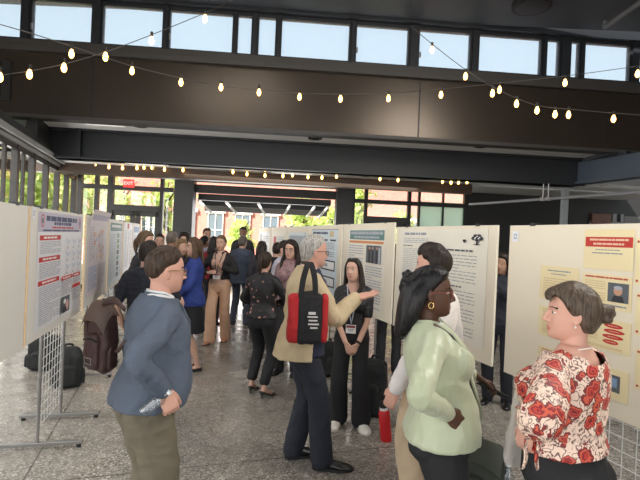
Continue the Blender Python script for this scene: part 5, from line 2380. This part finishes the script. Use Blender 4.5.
# ---- the people farther off -----------------------------------------------------------------------------
def simple(name_label, px, D, ytop, face, fem=False, hair=HAIR_DARK, hstyle='short', skin=SK_FAIR, top=(40, 40, 46), bottom=(36, 36, 42), sleeve=.97, hem=.9, skirt=None, jacket=None, badge=False, head=(0, 0, 0),
           R=None, L=None, feet=None, w=1.0, d=1.0, extra=None, shoe=M_SHOE, seed=1, vox=.011, pad=.014, vopen=None, flare=.0, hw={}, heel=0, leg={}, bust=None, H=None, dH=0, prints=None):
    face = Vector(face).normalized()
    xy = G(px, D)
    H = (H or who_H(px, ytop, D, pad)) + dH
    g = Fig('person', name_label, xy, H, face, fem=fem, w=w, d=d, vox=vox, skin=skin, seed=seed, head=head, R=R, L=L, feet=feet, bust=(.018 if fem else 0) if bust is None else bust)
    g.browc = tuple(c * .6 for c in hair)
    g.body()
    kw = dict(th=.016, top=.020, side=.012, ear=(-.05 if fem else .0))
    ex_ = extra
    if hstyle == 'long' and not extra:
        def ex_(mb):
            for sg in (-1, 1):
                flow(mb, [(sg * .045, .025, .108), (sg * .080, .008, .04), (sg * .088, -.012, -.06), (sg * .09, -.005, -.16), (sg * .085, .02, -.27)], [(.02, .03), (.018, .04), (.02, .042), (.022, .038), (.008, .014)])
            flow(mb, [(0, -.07, .07), (0, -.095, -.05), (0, -.108, -.16), (0, -.112, -.30)], [(.06, .03), (.082, .034), (.095, .032), (.05, .016)])
    if hstyle == 'tail' and not extra:
        ex_ = tail
    if hstyle == 'bald':
        kw = dict(th=.005, top=.002, side=.004, ear=.0)
    kw.update(hw)
    g.hair(hair, hstyle, extra=ex_, **kw)
    if jacket:
        g.top('shirt', cloth('shirt_%d_%d_%d' % top, top), infl=.006, sleeve=0, hem=.93, wr=None)
        j = g.top('jacket', cloth('jacket_%d_%d_%d' % jacket, jacket), hem=hem, infl=.022, flare=flare or .015, sleeve=sleeve, cut=vopen or vneck(1.46, 1.06, .075), wr=(.011, 34))
        g.collar('collar', cloth('jacket_%d_%d_%d' % jacket, jacket), r=.072, z=1.435, h=.04, open_=.5, parent=j)
    else:
        g.top('top', prints or cloth('shirt_%d_%d_%d' % top, top), hem=hem, infl=.016, flare=flare, sleeve=sleeve, wr=(.010, 34))
    if skirt:
        g.skirt('skirt', cloth('skirt_%d_%d_%d' % bottom, bottom), hem=skirt, r1=.03, infl=.012)
    else:
        k = dict(waist=1.02)
        k.update(leg)
        g.legs('trousers', cloth('trouser_%d_%d_%d' % bottom, bottom), **k)
    g.shoes(shoe, shoe if heel else M_SOLE, heel=heel, high=.05 if (heel or skirt) else .07)
    if badge:
        g.lanyard(mat('dark_ribbon', srgb(40, 44, 70), .6), mat('badge_white', (0, 0, 0)), zb=1.12, w=.11, h=.09, infl=.026, rib=.006)
    return g


simple('person in a bright blue blazer and black knee skirt, facing left', 195, 6.0, 238, (-.88, -.28), True, (.085, .050, .030), 'long', SK_FAIR, top=(30, 30, 40), jacket=(38, 58, 128), bottom=(24, 24, 28), skirt=.50, hem=.84,
       R=dict(w=(.14, .20, .98), pole=(1, -.6, 0)), L=dict(w=(-.12, .22, .96), pole=(-1, -.6, 0)), seed=20, head=(6, -2, 0), vox=.0095, badge=False, feet=dict(R=(.09, .02, 0, -10), L=(-.09, -.06, 0, 8)))
simple('person all in black with a badge, just left of the bright blue blazer', 181.5, 6.7, 239, (.55, -.8), True, HAIR_BLOND, 'long', SK_FAIR, top=(26, 26, 30), bottom=(24, 24, 27), badge=True, seed=21, head=(10, 0, 0), w=.95)
simple('person in a dark navy t-shirt, back turned, just beyond the blue-grey blazer', 149, 4.3, 241, (-.05, 1), False, HAIR_DARK, 'short', SK_FAIR, top=(30, 34, 44), bottom=(40, 42, 50), sleeve=.40, w=1.04, seed=22, head=(-10, 0, 0), vox=.009, R=dict(w=(.16, .2, 1.0), pole=(1, -.5, 0)), L=dict(w=(-.23, .08, .88), pole=(-1, -1, 0)))
simple('person in a black top looking right, beside the left poster row', 146, 5.6, 231, (.9, -.25), True, (.11, .07, .04), 'tail', SK_FAIR, top=(30, 29, 32), bottom=(30, 30, 34), seed=23, head=(-4, 0, 0))
simple('person in a dark jacket, back turned, left of the charcoal column', 172, 7.0, 230.5, (.1, 1), False, (.16, .13, .11), 'bald', SK_TAN, top=(110, 34, 40), jacket=(42, 44, 52), bottom=(40, 42, 50), seed=24, w=1.05)
simple('person in a dark jumper facing the camera before the far double doors', 160, 8.2, 234, (.3, -.9), False, HAIR_DARK, 'short', SK_FAIR, top=(44, 44, 50), seed=25)
simple('person in a grey top standing right before the charcoal column', 185.5, 8.1, 233, (-.2, -1), True, HAIR_DARK, 'wavyshort', SK_FAIR, top=(90, 88, 92), seed=26, hw=dict(amp=.012, th=.03, top=.03, side=.026))
pk = simple('person in pale pink trousers and black cardigan walking forward, hands at the chest', 221.5, 7.6, 235.5, (-.12, -1), True, (.15, .09, .05), 'tied', SK_FAIR, top=(206, 170, 150), jacket=(30, 28, 30), bottom=(214, 172, 142), hem=1.02, sleeve=.9,
            R=dict(w=(.12, .20, 1.12), pole=(1, -.5, -.3), d=(-.8, .4, .2)), L=dict(w=(-.08, .20, 1.22), pole=(-1, -.5, -.3), d=(.3, .4, .7)), seed=27, badge=True, leg=dict(waist=1.06, knee=.084, hem=.088, thigh=.092), feet=dict(R=(.08, .16, 0, -4), L=(-.09, -.12, 0, 6)), shoe=mat('nude_shoe', srgb(190, 140, 112), .5), vox=.0095, head=(0, -1, 0), hw=dict(ear=-.01), vopen=vneck(1.47, .9, .11, .4))
simple('person in a dark red top seen behind the one in pink trousers', 214, 9.0, 236.5, (.2, 1), True, HAIR_DARK, 'long', SK_FAIR, top=(140, 30, 40), bottom=(40, 38, 44), seed=28)
simple('person in a lavender grey shirt, back turned, left of the dark red top', 204.5, 9.7, 236, (.5, .85), False, HAIR_BLACK, 'short', SK_BROWN, top=(150, 150, 172), bottom=(56, 58, 70), seed=29, w=.98)
simple('tall distant person in a pale top against the brick, farthest left in the opening', 207, 10.6, 228, (.6, -.8), False, HAIR_DARK, 'short', SK_TAN, top=(206, 196, 190), bottom=(60, 60, 70), seed=30)
simple('person in a grey-blue suit seen from behind in the middle of the hall', 243, 9.2, 236, (.25, 1), False, (.12, .10, .085), 'short', SK_FAIR, top=(220, 220, 225), jacket=(72, 82, 100), bottom=(76, 82, 96), hem=.80, seed=31, w=1.06, vox=.0105, feet=dict(R=(.14, .02, 0, -8), L=(-.14, .0, 0, 8)), shoe=mat('grey_shoe', srgb(84, 80, 80), .5))
simple('person in black facing the camera by the far opening, above the grey-blue suit', 243, 11.2, 227, (.1, -1), False, HAIR_BLACK, 'short', SK_BROWN, top=(34, 34, 40), bottom=(34, 34, 40), seed=32)
simple('person in a dark grey top glimpsed far behind the black flowered blouse', 262, 8.8, 241, (.1, 1), True, HAIR_DARK, 'long', SK_FAIR, top=(60, 58, 66), seed=33)
simple('person in black facing away, just right of the black flowered blouse', 278, 7.7, 242.5, (.4, .9), False, HAIR_DARK, 'short', SK_FAIR, top=(28, 28, 32), seed=34)
simple('person in a pale grey blouse beside the dusky pink patterned blouse', 285, 6.9, 240.5, (.7, -.5), True, HAIR_DARK, 'tied', SK_FAIR, top=(168, 166, 178), bottom=(50, 50, 56), seed=35, hw=dict(ear=-.01))
simple('person in dark clothes glimpsed in the gap between the two large warm-tinted boards', 503, 5.2, 253, (-.5, -.85), True, HAIR_DARK, 'long', SK_TAN, top=(36, 38, 50), bottom=(34, 35, 44), seed=36, head=(-12, 0, 0))
simple('person in black boots half hidden by the large warm-tinted board', 393, 6.3, 244, (.15, .95), True, (.05, .02, .015), 'long', SK_TAN, top=(86, 52, 46), bottom=(30, 30, 34), seed=37, hem=.86)
# ------------------------------------------------------------------ bags, bottles and other carried things
def pillow_rings(w, d, h, n=14, seg=28, e=.45, topr=.25, botr=.12, dome=0.0, bulge=0.0):
    """rings of a soft box, width w (x), depth d (y), height h"""
    rings = []
    for i in range(n + 1):
        t = i / n
        k = 1.0
        if t < botr:
            k = (1 - (1 - t / botr) ** 2.2) ** .5 * .35 + .65
        if t > 1 - topr:
            q = (t - 1 + topr) / topr
            k = max(.06, (1 - q ** 2.4)) ** .5
        b = 1 + bulge * math.sin(math.pi * min(1, t * 1.2))
        ring = []
        for j in range(seg):
            a = 2 * math.pi * j / seg
            c, s_ = math.cos(a), math.sin(a)
            ring.append(Vector((w / 2 * k ** .6 * math.copysign(abs(c) ** e, c), d / 2 * k * b * math.copysign(abs(s_) ** e, s_), h * t)))
        rings.append(ring)
    return rings


def soft(mb, vox, name, m, parent, wr=(.006, 30), seed=1):
    me = remesh(mb, vox, 2, name)
    if wr:
        displace(me, wr[0], wr[1], seed)
    me.materials.append(m)
    return link(name, me, parent, True)


def backpack(label, loc_, rz, w, h, d, m, tilt=(0, 0), straps=True, seed=1, flap=None, buckle=False, group=None, side=True):
    root = empty('backpack', loc_)
    root.rotation_euler = (tilt[0], tilt[1], rz)
    tag(root, label, 'backpack', group)
    q = MB()
    q.loft(pillow_rings(w, d, h, topr=.35))
    soft(q, .009, 'pack_body', m, root, (.010, 22), seed)
    # front pocket (front of the pack is -y)
    q = MB()
    q.loft([[p + Vector((0, -d * .46, h * .08)) for p in r] for r in pillow_rings(w * .62, d * .55, h * .52, topr=.3)])
    pk = soft(q, .008, 'front_pocket', m, root, (.007, 30), seed + 1)
    q = MB()
    q.tube([(-w * .26, -d * .70, h * .50), (0, -d * .74, h * .53), (w * .26, -d * .70, h * .50)], .006, seg=6, sub=3)
    q.build('zip', M_SOLE, pk, smooth=True)
    if flap:
        q = MB()
        rings = []
        for t in np.linspace(0, 1, 9):
            y = d * .35 - (d * .98) * t
            z = h * (1.0 - .62 * max(0, t - .35) ** 2 - .25 * max(0, .3 - t) ** 1.5)
            rings.append([(x * w * .51, y - .012 * (1 - x * x), z + .02 - .07 * abs(x) ** 3) for x in np.linspace(-1, 1, 11)] + [(x * w * .51, y - .016 * (1 - x * x), z + .027 - .07 * abs(x) ** 3) for x in np.linspace(1, -1, 11)])
        q.loft(rings)
        q.build('flap', flap, root, smooth='auto')
    if side:
        for sg in (-1, 1):
            q = MB()
            q.loft([[p + Vector((sg * w * .5, 0, h * .06)) for p in r] for r in pillow_rings(w * .2, d * .6, h * .38, topr=.3)])
            soft(q, .008, 'side_pocket', m, root, None, seed + 2)
    q = MB()
    q.tube([(-.035, d * .30, h * .95), (-.03, d * .28, h * 1.03), (.03, d * .28, h * 1.03), (.035, d * .30, h * .95)], (.012), seg=8, sub=4)
    q.build('grab_handle', m, root, smooth=True)
    if straps:
        for sg in (-1, 1):
            q = MB()
            q.tube([(sg * w * .2, d * .42, h * .93), (sg * w * .26, d * .80, h * .86), (sg * w * .3, d * .92, h * .52), (sg * w * .36, d * .62, h * .18), (sg * w * .40, d * .34, h * .08)], [(.030, .008), (.034, .010), (.032, .009), (.018, .004), (.014, .003)], seg=10, sub=4)
            q.build('shoulder_strap', m, root, smooth=True)
    if buckle:
        q = MB()
        pts = [(.032 * math.cos(a + .8), -d * .755, h * .20 + .024 * math.sin(a + .8)) for a in np.linspace(0, 2 * math.pi, 5)]
        q.tube(pts, .005, seg=6, round_end=False)
        q.build('buckle', mat('nickel', (.6, .58, .55), .3, metal=1), root)
        q = MB()
        q.box((0, -d * .745, h * .33), (.03, .006, h * .28))
        q.build('buckle_strap', m, root)
        for sg in (-1, 1):
            q = MB()
            q.box((sg * w * .3, -d * .52, h * .70), (.024, .012, h * .2))
            q.build('compression_strap', m, root)
    return root


# brown backpack on the back of the person in the blazer
M_PACK = mat('dark_brown_leather', srgb(66, 44, 42), .55, bump=.3, bscale=120, var=.15, vscale=14)
M_PACKE = mat('worn_brown_leather', srgb(92, 74, 66), .6, bump=.3, bscale=120)
c = P(100, 370, 2.60)
backpack('dark brown leather backpack with a buckled pocket, worn behind the blue-grey blazer', c, math.radians(-22), .165, .37, .11, M_PACK, tilt=(math.radians(3), math.radians(3)), flap=M_PACKE, buckle=True, seed=3, straps=False)
sp = MB()
sp.tube([P(101, 306, 2.57), P(108, 301, 2.5), P(116, 301, 2.42), P(124, 309, 2.36)], [(.012, .022), (.012, .022), (.012, .02), (.01, .015)], seg=8, sub=4)
st = sp.build('shoulder_strap', M_PACK, bpy.data.objects['backpack'], smooth=True)
st.matrix_parent_inverse = (Matrix.Translation(c) @ bpy.data.objects['backpack'].rotation_euler.to_matrix().to_4x4()).inverted()
sp = MB()
sp.tube([P(117, 352, 2.50), P(122, 346, 2.42), P(127, 341, 2.36)], [(.012, .004)] * 3, seg=8, sub=3)
st = sp.build('lower_strap', M_PACKE, bpy.data.objects['backpack'], smooth=True)
st.matrix_parent_inverse = (Matrix.Translation(c) @ bpy.data.objects['backpack'].rotation_euler.to_matrix().to_4x4()).inverted()

# clear bottle in that person's hand
M_PET = glass_material('clear_plastic', (.90, .92, .93), .15, .14)
a_ = P(168, 393, 2.19)
b_ = P(142, 413.5, 2.16)
bt = empty('plastic_bottle', a_)
tag(bt, 'clear empty plastic bottle held in the hand of the person in the blazer', 'bottle')
dv = b_ - a_
q = MB()
q.tube([dv * .0, dv * .10, dv * .22, dv * .30, dv * .6, dv * .93, dv], [.012, .013, .024, .029, .029, .029, .024], seg=18, sub=2, round_end=False)
q.build('bottle_body', M_PET, bt, smooth=True)
for k, t in enumerate((.34, .9)):
    q = MB()
    q.tube([dv * (t - .012), dv * (t + .012)], .0298, seg=18, round_end=False)
    q.build('rib', M_PET, bt, smooth='auto')
q = MB()
q.tube([dv * -.09, dv * .02], .014, seg=14, round_end=False)
q.build('cap', mat('white_cap', (.8, .8, .8), .4), bt, smooth='auto')

# red and black tote on the tan coat
M_REDC = cloth('red_canvas', (172, 30, 36))
M_BLKC = cloth('black_canvas', (26, 25, 28))
tc_ = P(308, 343, 3.28)
tt = empty('tote_bag', tc_)
tt.rotation_euler = (0, 0, math.radians(8))
tag(tt, 'red and black tote bag hanging from the shoulder of the person in the tan coat', 'bag')
q = MB()
q.loft(pillow_rings(.175, .12, .36, e=.35, topr=.06, bulge=.12))
soft(q, .008, 'black_panel', M_BLKC, tt, (.008, 24), 4)
for sg, wd in ((-1, .085), (1, .045)):
    q = MB()
    q.loft([[p + Vector((sg * .105, .005, .008)) for p in r] for r in pillow_rings(wd, .11, .335, e=.4, topr=.06, bulge=.1)])
    soft(q, .008, 'red_panel', M_REDC, tt, (.008, 24), 5 + sg)
q = MB()
for k, (wd, z) in enumerate(((.05, .22), (.07, .195), (.06, .17), (.075, .145), (.05, .12))):
    q.box((.01 + .004 * k, -.0745 - .001, z), (wd, .004, .010 if k else .018))
q.build('white_print', mat('white_print', srgb(205, 200, 198), .7), tt)
for sg in (-1, 1):
    q = MB()
    top_ = P(306, 263.5, 3.45) - tc_
    top_ = Matrix.Rotation(-math.radians(8), 3, 'Z') @ top_
    q.tube([(sg * .05 - .02, -.055, .33), (sg * .04 - .018, -.05, .45), (top_.x + sg * .012, -.075 + top_.y * .25, .56), (top_.x + sg * .016, top_.y - .02, top_.z + .0), (top_.x + sg * .012, top_.y + .09, top_.z + .01)], [(.020, .004)] * 5, seg=8, sub=4)
    q.build('strap', M_BLKC, tt, smooth=True)

# phone in the hand of the woman in green
a4 = g4.arm['L']
pm = g4.world()
hp = pm @ (a4['W'] + a4['d'] * .12 + a4['n'] * .022)
ph = empty('phone', hp)
tag(ph, 'dark phone held in the outstretched hand of the person in the green jacket', 'phone')
dw = (pm.to_3x3() @ a4['d']).normalized()
nw = (pm.to_3x3() @ a4['n']).normalized()
ph.rotation_euler = Matrix((dw, nw.cross(dw), nw)).transposed().to_euler()
q = MB()
q.box((0, 0, 0), (.148, .072, .008))
q.build('phone_body', M_SOLE, ph, bevel=.003)
q = MB()
q.box((0, 0, .0045), (.138, .064, .001))
q.build('screen', mat('dark_screen', (.015, .016, .02), .1), ph)

# white cloth bag by the woman in the floral blouse
wb_ = empty('cloth_bag', P(514, 464, 2.16))
wb_.rotation_euler = (0, math.radians(11), math.radians(18))
tag(wb_, 'plain white cloth bag hanging beside the tied cuff of the red floral blouse', 'bag')
q = MB()
q.loft(pillow_rings(.13, .045, .39, e=.5, topr=.1, botr=.05))
soft(q, .007, 'bag_body', cloth('white_cotton', (226, 220, 212), var=.03), wb_, (.008, 34), 8)
for sg in (-1, 1):
    q = MB()
    q.tube([(-.03, sg * .015, .34), (.0, sg * .016, .42), (.06, sg * .012, .47), (.12, 0, .47)], [(.010, .003)] * 4, seg=8, sub=4)
    q.build('handle', cloth('white_cotton', (0, 0, 0)), wb_, smooth=True)

# bags standing on the floor
def gx(px, D):
    return (*G(px, D), .0)


backpack('black backpack standing on the floor behind the chrome grid stand on the left', gx(74, 5.15), .5, .28, .44, .18, cloth('black_nylon', (30, 32, 32)), seed=11, group='bags on the floor')
backpack('black bag slumped on the floor behind the red-headed poster board', gx(49, 5.75), .2, .34, .42, .2, cloth('black_nylon', (0, 0, 0)), seed=12, group='bags on the floor', tilt=(.06, .05))
backpack('black backpack on the floor right of the wide black trousers', gx(380, 4.72), -.3, .26, .56, .2, cloth('black_nylon', (0, 0, 0)), seed=13, group='bags on the floor')
backpack('dark bag on the floor just behind the legs below the tan coat', gx(334, 6.0), .3, .24, .44, .18, cloth('black_nylon', (0, 0, 0)), seed=14, group='bags on the floor')
backpack('dark olive rucksack on the floor between the green jacket and the floral blouse', gx(487, 3.12), -.6, .40, .42, .26, cloth('dark_olive_nylon', (58, 62, 54)), seed=15, group='bags on the floor', tilt=(-.12, -.10), flap=cloth('dark_olive_nylon', (0, 0, 0)))

# water bottle on the floor
xb, yb = G(518, 3.0)
wt = empty('water_bottle', (xb, yb, 0))
tag(wt, 'clear water bottle with a blue label beside the dark olive rucksack', 'bottle')
q = MB()
q.tube([(0, 0, .002), (0, 0, .01), (0, 0, .17), (0, 0, .205), (0, 0, .23), (0, 0, .245)], [.028, .033, .033, .028, .014, .013], seg=18, sub=2, round_end=False)
q.build('bottle_body', M_PET, wt, smooth=True)
q = MB()
q.tube([(0, 0, .09), (0, 0, .16)], .0345, seg=18, round_end=False)
q.build('label', mat('blue_label', srgb(140, 178, 210), .5), wt, smooth='auto')
q = MB()
q.tube([(0, 0, .24), (0, 0, .262)], .016, seg=14, round_end=False)
q.build('cap', mat('white_cap', (0, 0, 0)), wt, smooth='auto')
wt.scale = (1.25, 1.25, 1.45)

# red flask
xr, yr = G(395, 4.12)
fk = empty('flask', (xr, yr, 0))
fk.rotation_euler = (0, math.radians(-7), 0)
tag(fk, 'red flask with a black and white cap on the floor behind the green jacket', 'flask')
q = MB()
q.tube([(0, 0, .004), (0, 0, .012), (0, 0, .24), (0, 0, .27)], [.045, .05, .05, .036], seg=18, sub=2, round_end=False)
q.build('flask_body', mat('red_enamel', srgb(196, 28, 34), .35), fk, smooth=True)
q = MB()
q.tube([(0, 0, .268), (0, 0, .292)], .037, seg=16, round_end=False)
q.build('collar', mat('white_cap', (0, 0, 0)), fk, smooth='auto')
q = MB()
q.tube([(0, 0, .29), (0, 0, .345)], [.034, .030], seg=16, round_end=False)
q.build('cap', M_SOLE, fk, smooth='auto')
